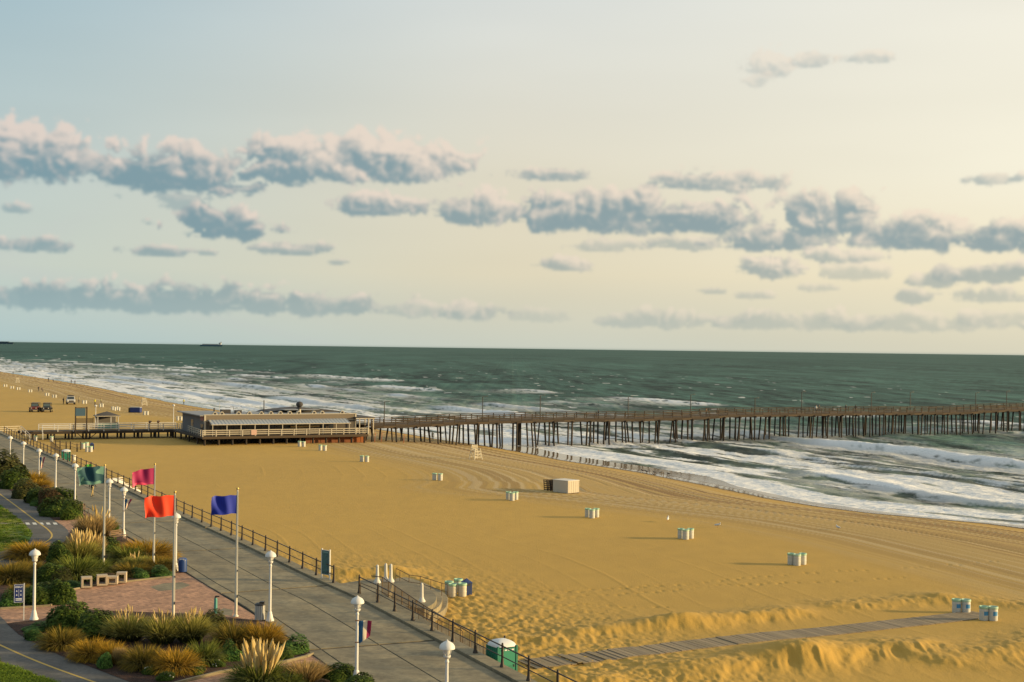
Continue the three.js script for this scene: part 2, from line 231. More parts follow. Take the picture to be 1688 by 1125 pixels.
// sea
{
  const rows = []; for (let q = 345; q > 24; q -= q > 90 ? 0.95 : 0.7) rows.push((EYE - SEA) * F / q);
  for (let q = 23.4; q > 0.6; q *= 0.955) rows.push((EYE - SEA) * F / q);
  rows.push(90000);
  const crests = [[11, 0.30, 2.0, 3], [24, 0.55, 2.6, 5], [43, 0.75, 3.2, 9], [68, 0.8, 3.6, 13], [98, 0.75, 4.0, 17], [135, 0.6, 4.5, 21], [180, 0.5, 5, 25]];
  const along = (x, Z) => x * 0.46 - Z * 0.89; // metres along the shore
  function surf(x, Z) {
    const d = -shoreS(x, Z), t = along(x, Z); let h = 0, foam = 0;
    const wob = 9 * (fbm(t * 0.012, d * 0.006, 3, 101) - 0.5) * Math.min(1, d / 25 + 0.2);
    for (const [d0, a, w, sd] of crests) {
      const seg = sstep(0.40, 0.66, fbm(t * 0.017 + sd * 3.1, sd, 2, 103)), e = d + wob + 5 * (vn(t * 0.03, sd, 105) - 0.5) - d0;
      const face = e < 0 ? Math.exp(-(e * e) / (w * w * 0.5)) : Math.exp(-(e * e) / (w * w * 2.2));
      h += a * face * (0.35 + 0.65 * seg);
      // white water: on the crest, spilling towards the beach
      const spill = e < 1.2 ? Math.exp(-Math.max(0, -e) / (w * 2.6)) * sstep(1.4, 0.0, e) : 0;
      const lace = fbm(t * 0.16 + e * 0.05, e * 0.45, 4, 107 + sd, 0.6);
      foam = Math.max(foam, seg * spill * sstep(0.30, 0.52, lace + 0.25 * Math.exp(-e * e / 3)));
    }
    // drifting sheets of old foam
    const zone = sstep(130, 50, d) * (0.55 + 0.45 * sstep(70, 10, d));
    const sheet = fbm(t * 0.055 + wob * 0.1, d * 0.17, 5, 121, 0.6), streak = fbm(t * 0.03, d * 0.55, 3, 127);
    foam = Math.max(foam, zone * sstep(0.465, 0.57, 0.62 * sheet + 0.38 * streak + 0.06 * zone) * 0.95);
    foam = Math.max(foam, sstep(7, 1.5, d + 3 * (fbm(t * 0.05, 2, 3, 131) - 0.5)) * sstep(0.30, 0.5, fbm(t * 0.25, d * 0.5, 3, 133)) * 0.95); // swash
    return [h, foam, d, t];
  }
  const cell = (Z) => Z * Z / ((EYE - SEA) * F);
  const color = (x, Z) => {
    const [h, f, d, t] = surf(x, Z), c0 = cell(Z);
    // deep green sea, browner over the bar
    let c = mix3([0.046, 0.096, 0.076], [0.100, 0.122, 0.088], sstep(150, 15, d) * 0.8);
    let n = 0; for (const [l, k, q, s] of [[900, 0.3, 6, 1], [300, 0.45, 7, 2], [90, 0.75, 8, 3], [28, 0.95, 7, 4], [9, 0.95, 4, 5], [4, 0.7, 3, 6]]) { if (l < c0 * 1.1) break; n += k * (vn(x / l * q + Z / l * 0.6, Z / l, 140 + s) + 0.5 * vn(x / l * q * 2.1, Z / l * 2.1, 150 + s) - 0.75); }
    c = c.map((v) => v * clamp(1 + 0.95 * n, 0.35, 2.3));
    let foam = f;
    if (d > 90) { const wc = fbm(t * 0.10, d * 0.22, 3, 151); foam = Math.max(foam, sstep(0.80, 0.83, wc) * sstep(600, 200, d) * 0.6); } // whitecaps
    return mix3(c, [0.74, 0.73, 0.71], clamp(foam * 1.15));
  };
  const yf = (x, Z) => { const [h, f, d, t] = surf(x, Z), c0 = cell(Z); const e = d - 6.5 * swash(Z); let y = SEA + 1.35 * h * sstep(-2, 12, e) + f * 0.07 * sstep(-1, 6, e) + 0.012; const k = sstep(9, 2.5, c0) * sstep(0, 25, e); if (k > 0) y += k * (0.55 * (fbm(t * 0.07, d * 0.16, 3, 161) - 0.5) + 0.3 * (vn(t * 0.3, d * 0.5, 163) - 0.5)); if (c0 > 2.5 && Z < 9000) y += 0.9 * sstep(2.5, 9, c0) * (fbm(t * 0.02, d * 0.045, 3, 165) - 0.5) * sstep(9000, 2500, Z); return y; };
  const g = fan(-30 * RAD, 27 * RAD, 950, rows, yf, (x, Z) => shoreS(x, Z) < 2.2 - (7.5 + 3 * (vn(x * 0.10, Z * 0.10, 88) - 0.5)) * swash(Z), color);
  const m = new THREE.MeshPhysicalMaterial({ vertexColors: true, roughness: 0.5, ior: 1.33, specularIntensity: 0.05 });
  const b = noiseTexture(512, (u, v) => { const a = tfbm(u, v, 8, 5, 203); return [a, a, a]; }, false); b.repeat.set(0.06, 0.11); m.bumpMap = b; m.bumpScale = 0.5;
  structure('sea', g, m);
}
// ---------------------------------------------------------------- ground behind the beach, boardwalk, paths, beds
const P2 = (p) => new THREE.Vector2(p.x, -p.z);
structure('ground', (() => { // one sheet under park and promenade, cut along the sea wall
  const L = edgeR.map((p) => new THREE.Vector2(p.x + 0.15, -p.z)); L.sort((a, b) => a.y - b.y);
  const far = L[L.length - 1], near = L[0];
  const sh = new THREE.Shape([...L, new THREE.Vector2(far.x - 300, far.y + 620), new THREE.Vector2(-3000, 2500), new THREE.Vector2(-3000, -300), new THREE.Vector2(near.x + 20, -300)]);
  return new THREE.ShapeGeometry(sh).rotateX(-Math.PI / 2).translate(0, -0.10, 0);
})(), std([0.16, 0.13, 0.07], 1));
const speckle = (r, g, b, amp, f = 20, seed = 1) => noiseTexture(512, (u, v) => { const a = tfbm(u, v, 5, 4, seed) - 0.5, d = tfbm(u, v, f, 3, seed + 5) - 0.5, e = hash(u * 512, v * 512, seed) - 0.5, k = 1 + amp * (1.3 * a + 0.9 * d + 0.5 * e); return [r * k, g * k, b * k]; });
const concreteTex = speckle(0.485, 0.445, 0.35, 0.30, 26, 11); concreteTex.repeat.set(0.17, 0.17);
const concretes = [[1, 1, 1], [0.9, 0.91, 0.92], [1.08, 1.06, 1.03], [0.96, 0.94, 0.9]].map((c, i) => { const t = concreteTex.clone(); t.offset.set(i * 0.31, i * 0.17); return std(c, 0.88, { map: t, bumpMap: grainBump, bumpScale: 0.004 }); });
const jointMat = std([0.055, 0.045, 0.032], 1);
// boardwalk: rows of cast slabs between dark joints, following the curve of the sea wall
const walk = new THREE.Group(); walk.name = 'boardwalk'; walk.userData.kind = 'structure'; scene.add(walk);
const edgeCurve = new THREE.CatmullRomCurve3([...edgeR], false, 'centripetal');
const railLine = [];
{
  const N = 1200, pts = edgeCurve.getSpacedPoints(N), len = edgeCurve.getLength(), step = len / N, rows = Math.floor(len / 3.05);
  const frame = (d) => { const k = clamp(Math.round(d / step), 1, N - 1), p = pts[k], t = pts[k + 1].clone().sub(pts[k - 1]).normalize(); return [p, v3(t.z, 0, -t.x).multiplyScalar(1)]; };
  const off = (d, w) => { const [p, n] = frame(d); const s = n.x > 0 ? -1 : 1; return p.clone().addScaledVector(n, s * w); }; // w metres towards the land
  const quad = (d0, d1, w0, w1, y0, y1, u = 0) => { // a slab with a small chamfer
    const c = 0.018, ring = (e, y) => [off(d0 + e, w0 + e), off(d1 - e, w0 + e), off(d1 - e, w1 - e), off(d0 + e, w1 - e)].map((p) => [p.x, y, p.z]);
    const R = [ring(0, y0), ring(0, y1 - c * 0.7), ring(c, y1)], pos = [], tri = (a, b, cc) => pos.push(...a, ...b, ...cc);
    for (let k = 0; k < 2; k++) for (let i = 0; i < 4; i++) { const a = R[k][i], b = R[k][(i + 1) % 4], cc = R[k + 1][i], dd = R[k + 1][(i + 1) % 4]; tri(a, cc, b); tri(b, cc, dd); }
    tri(R[2][0], R[2][2], R[2][1]); tri(R[2][0], R[2][3], R[2][2]);
    const g = new THREE.BufferGeometry(); g.setAttribute('position', new THREE.Float32BufferAttribute(pos, 3)); g.computeVertexNormals();
    if (g.attributes.normal.getY(g.attributes.position.count - 1) < 0) { for (let i = 0; i < pos.length; i += 9) for (let k = 0; k < 3; k++) { const t = pos[i + 3 + k]; pos[i + 3 + k] = pos[i + 6 + k]; pos[i + 6 + k] = t; } g.setAttribute('position', new THREE.Float32BufferAttribute(pos, 3)); g.computeVertexNormals(); }
    const uv = []; for (let i = 0; i < pos.length; i += 3) uv.push(pos[i], pos[i + 2] + pos[i + 1]); g.setAttribute('uv', new THREE.Float32BufferAttribute(uv, 2)); return g;
  };
  const first = 18; let k = 0;
  for (let r = 0; r < rows; r++) {
    const d0 = r * 3.05, d1 = d0 + 3.05, mid = off(d0, 3); if (-mid.z > 275 || -mid.z < 50) continue;
    for (const [w0, w1] of [[0, 3.1], [3.1, 6.2], [6.2, 6.95]]) mesh(k ? 'slab_' + String(k).padStart(3, '0') : 'slab', quad(d0 + 0.02, d1 - 0.02, w0 + 0.03, w1 - 0.03, -0.09, 0.0), concretes[Math.floor(hash(r, w0 * 10, 3) * 4)], walk), k++;
  }
  const bed = []; for (let d = 6; d < len - 6; d += 3.05) bed.push(quad(d, d + 3.05, -0.1, 6.97, -0.3, -0.035));
  mesh('joint_bed', join(bed), jointMat, walk);
  // cap of the sea wall: a low kerb carrying the railing, and the wall under it
  const cap = []; for (let d = 6; d < len - 6; d += 6.1) { cap.push(quad(d + 0.01, d + 6.09, -0.85, -0.02, -2.6, 0.13)); }
  const kerb = structure('sea_wall', join(cap), concretes[0]);
  for (let d = 0; d < len; d += 0.25) { const p = off(d, -0.53); railLine.push(p); }
}
// paving of the plaza: clay pavers
const brickTex = noiseTexture(1024, (u, v) => { // 4 m of running bond
  const row = Math.floor(v * 40), uu = u * 20 + (row % 2) * 0.5, col = Math.floor(uu), fu = uu - col, fv = v * 40 - row, j = fu < 0.05 || fv < 0.09 ? 0.84 : 1, k = j * (0.82 + 0.34 * hash(((col % 20) + 20) % 20, row, 4)) * (0.86 + 0.3 * tfbm(u, v, 4, 4, 8)); return [0.65 * k, 0.49 * k, 0.38 * k]; }); brickTex.repeat.set(0.25, 0.25);
structure('brick_plaza', flat([[82, 998], [111, 973], [153, 965], [221, 957], [283, 950], [270, 919], [206, 886], [160, 855], [133, 838], [120, 845], [88, 857], [112, 876], [131, 866], [270, 930], [308, 946.5], [386, 994.5], [465, 1042.5], [513.5, 1081], [587, 1129.5], [700, 1207], [700, 1260], [300, 1260], [215, 1125], [69, 1021], [7, 1026], [-120, 1034], [-120, 1006]].slice(0, 0).concat([[-120, 1003], [82, 998], [88, 857], [131, 837.5], [206.5, 885.5], [270, 918.5], [308, 946.8], [386, 994.5], [465, 1042.5], [513.5, 1080.8], [587, 1129.5], [700, 1207], [760, 1290], [300, 1290], [-120, 1034]]), -0.045), std([1, 1, 1], 0.9, { map: brickTex, bumpMap: brickTex, bumpScale: 0.006 }));
const asphaltTex = speckle(0.325, 0.315, 0.30, 0.35, 60, 21); asphaltTex.repeat.set(0.12, 0.12);
const asphalt = std([1, 1, 1], 0.92, { map: asphaltTex, bumpMap: grainBump, bumpScale: 0.006 });
const out1 = smooth([[-140, 722], [-60, 765], [0, 798], [88, 857.6], [108, 871], [113, 880], [108, 890], [90, 903], [60, 915], [20, 930], [-60, 957], [-140, 985]]), in1 = smooth([[-140, 945], [-60, 925], [0, 910], [36, 899], [49, 889], [52, 880], [41, 865.5], [0, 833], [-60, 796], [-140, 750]]);
structure('bike_path', flat([...out1, ...in1], -0.036), asphalt);
structure('bike_path_lower', flat([...smooth([[-120, 945], [-60, 978], [0, 1017], [30, 1045], [97, 1079], [217, 1124], [300, 1150], [440, 1190]]), [300, 1240], ...smooth([[200, 1170], [89, 1124], [12, 1095], [-60, 1060], [-120, 1028]])], -0.036), asphalt);
const lawnTex = noiseTexture(512, (u, v) => { const a = tfbm(u, v, 4, 4, 31), b = tfbm(u, v, 64, 2, 33), k = 0.6 + 0.55 * a + 0.5 * (b - 0.5), y = sstep(0.45, 0.7, tfbm(u, v, 3, 3, 35)); return [(0.30 + 0.2 * y) * k, (0.44 + 0.05 * y) * k, 0.05 * k]; }); lawnTex.repeat.set(0.09, 0.09);
const lawnMat = std([1, 1, 1], 1, { map: lawnTex, bumpMap: grainBump, bumpScale: 0.05 });
const lawnA = [...in1.slice(0, -1)], lawnPolys = [[[-140, 948], ...in1, [-140, 752]], [[-120, 1030], [-60, 1061], [12, 1096], [89, 1125], [200, 1171], [200, 1290], [-120, 1290]]];
lawnPolys.forEach((p, i) => structure(i ? 'lawn_lower' : 'lawn', flat(p, -0.03), lawnMat));
// painted lines
const lineGeo = (pts, w, y) => { const c = new THREE.CatmullRomCurve3(pts.map(([a, b]) => at(a, b, y)), false, 'centripetal').getSpacedPoints(160), pos = [], idx = []; c.forEach((p, i) => { const t = c[Math.min(i + 1, 160)].clone().sub(c[Math.max(i - 1, 0)]).normalize(), n = v3(-t.z, 0, t.x); for (const s of [-1, 1]) pos.push(p.x + n.x * s * w / 2, y, p.z + n.z * s * w / 2); if (i) idx.push(2 * i - 2, 2 * i - 1, 2 * i, 2 * i - 1, 2 * i + 1, 2 * i); }); const g = new THREE.BufferGeometry(); g.setAttribute('position', new THREE.Float32BufferAttribute(pos, 3)); g.setIndex(idx); g.computeVertexNormals(); if (g.attributes.normal.getY(5) < 0) { g.setIndex(idx.reverse()); g.computeVertexNormals(); } return g; };
const yellow = std([0.50, 0.33, 0.07], 0.85), whitePaint = std([0.6, 0.58, 0.52], 0.85);
structure('yellow_line', lineGeo([[-60, 770], [0, 815.5], [20, 830], [60, 860], [78, 873], [85, 882], [82, 889], [72, 895], [50, 904], [0, 924], [-60, 945]], 0.13, -0.03), yellow);
structure('yellow_line_lower', lineGeo([[-60, 1036], [0, 1064], [40, 1082], [80.6, 1098.4], [155, 1125], [230, 1150]], 0.13, -0.03), yellow);
for (let i = 0; i < 5; i++) { const m = structure(i ? 'crossing_bar_00' + i : 'crossing_bar', flat([[41 + i * 11.3, 862], [47 + i * 11.3, 862], [49.5 + i * 11.3, 865.3], [43 + i * 11.3, 865.3]], -0.031), whitePaint); }
structure('concrete_edging', flat([[-60, 862], [39, 862.3], [41, 864.4], [-60, 864.3]], -0.024), concretes[2]);
// planting beds of dark bark mulch
const mulchTex = speckle(0.26, 0.165, 0.115, 0.8, 70, 41); mulchTex.repeat.set(0.5, 0.5);
const mulch = std([1, 1, 1], 1, { map: mulchTex, bumpMap: grainBump, bumpScale: 0.08 });
const beds = [
  [[-120, 706], [-120, 733], ...out1.slice(6, 24).filter((p) => p[0] < 88 && p[1] < 858), [88, 857.8], [126, 856.5], [129, 838], [110, 822], [61, 796], [0, 766]],
  [...smooth([[-120, 975], [-60, 957.5], [20, 930.5], [60, 915.5], [90, 903.5], [108, 890.5], [116, 876], [131, 862]], 4), [135, 846], [206, 889], [262, 921], [281, 937], [282, 950], [221, 957], [153, 965], [111, 973], [100, 985], [82, 998], [0, 1003], [-120, 1005]],
  [[10, 1028], [70, 1021], [110, 1004], [200, 1008], [330, 1013], [420, 1023], [463, 1043.5], [513, 1077], [471, 1090], [360, 1108], [300, 1123], [250, 1137], [215, 1125], [97, 1080], [30, 1046]],
  [[375, 1128], [400, 1112], [440, 1099], [530, 1098.5], [585, 1130], [690, 1203], [480, 1260], [340, 1200]],
];
beds.forEach((p, i) => structure('planting_bed' + (i ? '_00' + i : ''), flat(p, -0.018), mulch));
{ const pts = [[214, 1126], [250, 1138.5], [300, 1124.5], [360, 1109.5], [471, 1091.5], [505, 1083], [515, 1078.5]].slice(1).map(([a, b]) => at(a, b, 0)); const list = []; for (let i = 0; i + 1 < pts.length; i++) { const g = bar(pts[i], pts[i + 1], 0.14, 0.16); list.push(g); } structure('bed_kerb', join(list), concretes[2]); }
{ const pts = [[-60, 1005.5], [0, 1003.5], [82, 998.5], [101, 985.5], [112, 973.5], [153, 965.5], [221, 957.5], [282, 950.8]].map(([a, b]) => at(a, b, 0)); const list = []; for (let i = 0; i + 1 < pts.length; i++) list.push(bar(pts[i], pts[i + 1], 0.12, 0.10)); structure('bed_edging', join(list), concretes[2]); }
structure('plaza_inset', flat([[247, 968], [270, 962], [300, 960.5], [314, 965], [296, 972], [262, 975]], -0.04), concretes[1]);
structure('plaza_inset_001', flat([[352, 1012], [368, 1003], [384, 1006], [382, 1016]], -0.04), concretes[1]);

// ---------------------------------------------------------------- railing along the sea wall
const bronze = std([0.045, 0.032, 0.022], 0.55, { metalness: 0.3 });
const postGeo = lathe([[0, 1.16], [0.035, 1.155], [0.05, 1.13], [0.04, 1.10], [0.055, 1.085], [0.055, 1.05], [0.062, 1.03], [0.062, 0.4], [0.075, 0.33], [0.085, 0.16], [0.12, 0.06], [0.13, 0.0]].reverse(), 10);
function railing(label, a, b, pick) { // posts a rail bay apart along the cap of the wall
  const t = thing('promenade_railing', label, 'railing', v3(0, 0, 0), 0, 'bronze railings along the sea wall');
  const pts = []; let acc = 0, prev = null; for (const p of railLine) { if (-p.z > a || -p.z < b) { continue; } if (prev) acc += p.distanceTo(prev); if (!prev || acc >= 3.05) { pts.push(p.clone().setY(0.13)); acc = prev ? acc - 3.05 : 0; } prev = p; }
  pts.forEach((p, i) => { mesh('post', postGeo, bronze, t).position.copy(p); if (i) for (const h of [1.0, 0.5]) mesh('rail', rod(pts[i - 1].clone().setY(0.13 + h), p.clone().setY(0.13 + h), h > 0.6 ? 0.034 : 0.026, 6), bronze, t); });
  return pts;
}
const pg = at(552.8, 965.2, 0.13), pn = at(581, 978.4, 0.13);
railing('long dark bronze post and rail fence running from information panel to pier walkway', 236, -pg.z - 0.1);
railing('dark bronze post and rail fence in front of beach ramp and green toilet', -pn.z + 0.15, 50);
// ---------------------------------------------------------------- lamps, flags, banners
const white = std([0.62, 0.60, 0.56], 0.5), whiteRough = std([0.55, 0.53, 0.48], 0.75), gold = std([0.6, 0.42, 0.12], 0.4, { metalness: 0.6 });
const frosted = std([0.72, 0.69, 0.62], 0.35), darkMetal = std([0.05, 0.045, 0.04], 0.5, { metalness: 0.4 });
const lampProto = new THREE.Group();
{
  const g = lampProto;
  mesh('base', lathe([[0.24, 0], [0.24, 0.06], [0.19, 0.14], [0.155, 0.32], [0.12, 0.42], [0.125, 0.47], [0.085, 0.52]], 14), white, g);
  mesh('pole', lathe([[0.085, 0.5], [0.078, 1.2], [0.082, 1.22], [0.062, 3.02], [0.085, 3.05], [0.085, 3.1], [0.06, 3.13], [0.06, 3.2]], 12), white, g);
  const head = mesh('lantern', lathe([[0.06, 3.18], [0.13, 3.24], [0.15, 3.3], [0.13, 3.34]], 14), white, g);
  mesh('globe', lathe([[0.10, 3.34], [0.15, 3.42], [0.185, 3.58], [0.175, 3.62]], 14), frosted, head);
  mesh('cage', join([0, 1, 2, 3].map((k) => { const c = Math.cos(k * Math.PI / 2 + 0.4), s = Math.sin(k * Math.PI / 2 + 0.4); return rod(v3(c * 0.13, 3.33, s * 0.13), v3(c * 0.205, 3.62, s * 0.205), 0.016, 5); })), white, head);
  mesh('cap', lathe([[0.31, 3.58], [0.315, 3.62], [0.295, 3.70], [0.23, 3.79], [0.12, 3.86], [0.035, 3.90], [0.035, 3.93], [0, 3.95]], 16), white, g);
}
const lampAt = (px, py, label) => { const l = lampProto.clone(); l.name = 'street_lamp'; const p = at(px, py, 0); tagged(l, label, 'street lamp', 'white lamps along the boardwalk'); l.position.copy(p); l.rotation.y = px; return l; };
lampAt(15.6, 772, 'white street lamp at far left end, first along the boardwalk');
lampAt(37.6, 784, 'white street lamp second from left, behind olive grass mounds');
const lamp3 = lampAt(63.3, 799.6, 'white street lamp carrying tattered tricolour banner near the far green toilet');
lampAt(91, 810, 'white street lamp behind the dark hedge, left of the teal flag');
lampAt(122.7, 832, 'white street lamp just left of the teal flag at end of hedge bed');
lampAt(179.2, 866, 'white street lamp just right of the teal flagpole');
const lamp7 = lampAt(203, 884, 'white street lamp with small furled tricolour banner between teal and pink flags');
lampAt(289, 941, 'white street lamp beside the blue litter bin');
lampAt(444.4, 1024, 'white street lamp beside ribbed bin, right of the blue flag');
const lamp10 = lampAt(587.3, 1123.6, 'white street lamp with full tricolour banner in the foreground');
lampAt(735, 1221, 'white street lamp cut off by bottom edge, showing only its head');
lampAt(55.4, 1021.9, 'white street lamp standing on the brick walk beside blue sign');
function cloth(w, h, nx, ny, f) { const g = new THREE.PlaneGeometry(w, h, nx, ny); const p = g.attributes.position; for (let i = 0; i < p.count; i++) { const u = p.getX(i) / w + 0.5, v = p.getY(i) / h + 0.5, q = f(u, v); p.setXYZ(i, q[0], q[1], q[2]); } const b = g.clone(), q = b.attributes.position; g.computeVertexNormals(); const n = g.attributes.normal; for (let i = 0; i < q.count; i++) q.setXYZ(i, q.getX(i) - n.getX(i) * 0.006, q.getY(i) - n.getY(i) * 0.006, q.getZ(i) - n.getZ(i) * 0.006); b.setIndex([...b.index.array].reverse()); b.computeVertexNormals(); return join([g, b]); }
function canvasTex(w, h, draw) { const c = document.createElement('canvas'); c.width = w; c.height = h; draw(c.getContext('2d'), w, h); const t = new THREE.CanvasTexture(c); t.colorSpace = THREE.SRGBColorSpace; return t; }
const sheet = (rgb, map) => new THREE.MeshPhysicalMaterial({ color: new THREE.Color().setRGB(...rgb), map: map || null, roughness: 0.85, transmission: 0.35, thickness: 0, side: THREE.DoubleSide });
const poleMat = std([0.56, 0.52, 0.42], 0.45);
// flags fly from the pole towards -x; each waves its own way
function flagpole(px, top, base, rgb, w, h, drop, label, flagLabel, seed, map) {
  const p = at(px, base, 0), H = 7.3, t = thing('flagpole', label, 'flagpole', p, 0, 'white flagpoles round the plaza');
  mesh('shaft', lathe([[0.085, 0], [0.08, 1.5], [0.06, 5], [0.042, H - 0.12]], 12), poleMat, t);
  mesh('collar', lathe([[0.16, 0], [0.16, 0.04], [0.1, 0.10], [0.086, 0.14]], 12), poleMat, t);
  mesh('finial', lathe([[0, 0], [0.05, 0.01], [0.085, 0.07], [0.05, 0.14], [0, 0.16]], 12).translate(0, H - 0.13, 0), gold, t);
  mesh('halyard', rod(v3(0.07, 1.1, 0.06), v3(0.05, H - 0.2, 0.03), 0.008, 4), whiteRough, t);
  mesh('cleat', join([bx(0.03, 0.16, 0.05, 0.085, 1.15, 0.06), bx(0.03, 0.1, 0.05, 0.085, 2.6, 0.06)]), darkMetal, t);
  const topY = H - drop;
  const g = cloth(w, h, 30, 14, (u, v) => { const d = (1 - u) * w; const r = rng(seed); const a = r() * 6; const wave = 0.16 * d * Math.sin(d * 4.2 + a + v * 1.4) + 0.07 * d * Math.sin(d * 8.6 + a * 2 - v * 2.2); return [-0.05 - d * (0.93 + 0.05 * Math.sin(v * 3 + a)) , -(1 - v) * h * (1 - 0.10 * d / w * Math.sin(a + 1)) - 0.10 * d * d / w * (1 + 0.8 * Math.sin(a)) + 0.02 * Math.sin(d * 7 + a), wave]; });
  const f = mesh('flag', g.rotateY(0.58).translate(p.x, p.y + topY, p.z), sheet(rgb, map));
  tagged(f, flagLabel, 'flag', 'coloured flags on the plaza poles');
  const hem = mesh('hem', rod(v3(p.x - 0.045, p.y + topY + 0.01, p.z), v3(p.x - 0.045, p.y + topY - h - 0.01, p.z), 0.022, 6), std([0.7, 0.68, 0.64], 0.8), f);
}
const swirl = (a, b, seed) => { const t = noiseTexture(256, (u, v) => { const k = sstep(0.50, 0.58, fbm(u * 2.2 + fbm(u * 3, v * 3, 2, seed) * 1.4, v * 3.0, 2, seed + 2)); return mix3(a, b, k); }); return t; };
flagpole(170, 769, 946.5, [1, 1, 1], 1.88, 1.14, 0.12, 'white flagpole flying the teal flag', 'teal flag with pale swirls streaming left from its pole', 3, swirl([0.03, 0.30, 0.35], [0.42, 0.60, 0.54], 5));
flagpole(252.5, 764, 942.4, [1, 1, 1], 1.66, 1.1, 0.33, 'white flagpole flying the pink flag', 'magenta flag with lighter pink shapes on its pole', 7, swirl([0.66, 0.05, 0.36], [0.95, 0.32, 0.48], 9));
flagpole(285, 810, 1029, [0.86, 0.055, 0.004], 1.74, 1.12, 0.22, 'white flagpole flying the orange flag', 'plain bright orange flag on its pole in front of promenade', 12);
flagpole(388.4, 803, 1016.8, [0.004, 0.026, 0.40], 1.56, 1.03, 0.42, 'white flagpole flying the dark blue flag', 'plain dark blue flag streaming left over the boardwalk', 15);
// tricolour banners on lamp brackets
const tri = canvasTex(96, 64, (c, w, h) => { c.fillStyle = '#1d5f8c'; c.fillRect(0, 0, 34, h); c.fillStyle = '#efe0c4'; c.fillRect(34, 0, 30, h); c.fillStyle = '#a01452'; c.fillRect(64, 0, 32, h); });
function banner(l, w, h, drop, label, fold) {
  const p = l.position, g = cloth(w, h, 14, 12, (u, v) => [0.07 + u * w * (1 - fold * (1 - v)), -(1 - v) * h * (1 - 0.0 * u) - (1 - u) * (1 - v) * 0.10 + u * (1 - v) * h * 0.28, 0.10 * Math.sin(u * 5 + v * 2) * u]);
  const b = mesh('lamp_banner', g.translate(p.x, drop, p.z), sheet([1, 1, 1], tri)); tagged(b, label, 'banner', 'tricolour banners on lamps');
  mesh('bracket', join([drop + 0.02, drop - h].map((y) => bx(0.16, 0.05, 0.16, p.x, y, p.z))), std([0.30, 0.16, 0.09], 0.7), b);
}
banner(lamp10, 0.60, 0.98, 2.78, 'blue, cream and magenta striped banner on the foreground lamp', 0.12);
banner(lamp7, 0.62, 0.95, 2.95, 'small furled blue, white and red banner between teal and pink flags', 0.75);
banner(lamp3, 0.6, 1.5, 3.0, 'distant furled blue, white and red banner near the far toilet', 0.6);

// ---------------------------------------------------------------- plaza furniture
{
  const conc = std([0.42, 0.34, 0.24], 0.92, { bumpMap: grainBump, bumpScale: 0.01 });
  const cube = (px, py, w, h, d, turn, label) => { const p = at(px, py, 0), t = thing('cube_seat', label, 'concrete seat', p, turn, 'hollow concrete seats on the plaza'); const k = 0.13; mesh('top', rbx(w, k, d, 0.015, 0, h - k / 2, 0), conc, t); mesh('foot', rbx(w, k * 0.8, d, 0.015, 0, k * 0.4, 0), conc, t); for (const s of [-1, 1]) mesh('side', rbx(k, h - k * 1.8 - 0.004, d - 0.004, 0.012, s * (w - k) / 2, (h - k) / 2 + k * 0.4, 0), conc, t); };
  cube(142, 968.5, 0.66, 0.66, 0.6, 0.35, 'hollow concrete cube seat, leftmost of the four by planting bed');
  cube(167.5, 965, 0.66, 0.66, 0.6, 0.35, 'hollow concrete cube seat second from left, under the teal flagpole');
  cube(185, 963, 0.66, 0.50, 0.6, 0.15, 'low hollow concrete seat, shortest of the four');
  cube(200, 960.5, 0.62, 0.66, 0.6, 0.15, 'hollow concrete cube seat, rightmost of the four');
}
{ // blue litter bin
  const p = at(300.5, 943, 0), t = thing('litter_bin', 'dark blue round litter bin with white opening on the plaza edge', 'litter bin', p);
  const blue = std([0.012, 0.045, 0.17], 0.45); mesh('body', lathe([[0.26, 0], [0.285, 0.03], [0.29, 0.74], [0.27, 0.78]], 20), blue, t); mesh('lid', lathe([[0.30, 0.77], [0.30, 0.83], [0.24, 0.92], [0.1, 0.95], [0, 0.955]], 20), blue, t); mesh('opening', bx(0.3, 0.10, 0.04, 0, 0.86, 0.255), white, t);
}
{ // ribbed bin
  const p = at(428, 1022, 0), t = thing('ribbed_bin', 'cream ribbed litter bin with black lid beside lamp', 'litter bin', p);
  mesh('body', cy(0.24, 0.24, 0.78, 16, 0, 0.40, 0), std([0.34, 0.30, 0.24], 0.8), t); for (let k = 0; k < 14; k++) mesh('rib', bx(0.06, 0.8, 0.03, Math.sin(k / 14 * 6.283) * 0.265, 0.41, Math.cos(k / 14 * 6.283) * 0.265, k / 14 * 6.283), whiteRough, t);
  mesh('lid', lathe([[0.30, 0.82], [0.31, 0.86], [0.2, 0.93], [0, 0.95]], 16), darkMetal, t); mesh('hood', bx(0.26, 0.1, 0.3, 0.12, 0.97, 0), darkMetal, t);
}
{ // shower post
  const p = at(355, 1011, 0), t = thing('foot_shower', 'short teal foot shower post with dark spout on the plaza', 'shower post', p), teal = std([0.06, 0.26, 0.22], 0.5);
  mesh('column', lathe([[0.14, 0], [0.14, 0.05], [0.10, 0.09], [0.09, 0.8], [0.07, 0.86]], 14), teal, t); mesh('spout', join([cy(0.05, 0.07, 0.12, 10, 0, 0.91, 0), bx(0.22, 0.07, 0.09, 0.09, 0.95, 0)]), darkMetal, t);
}
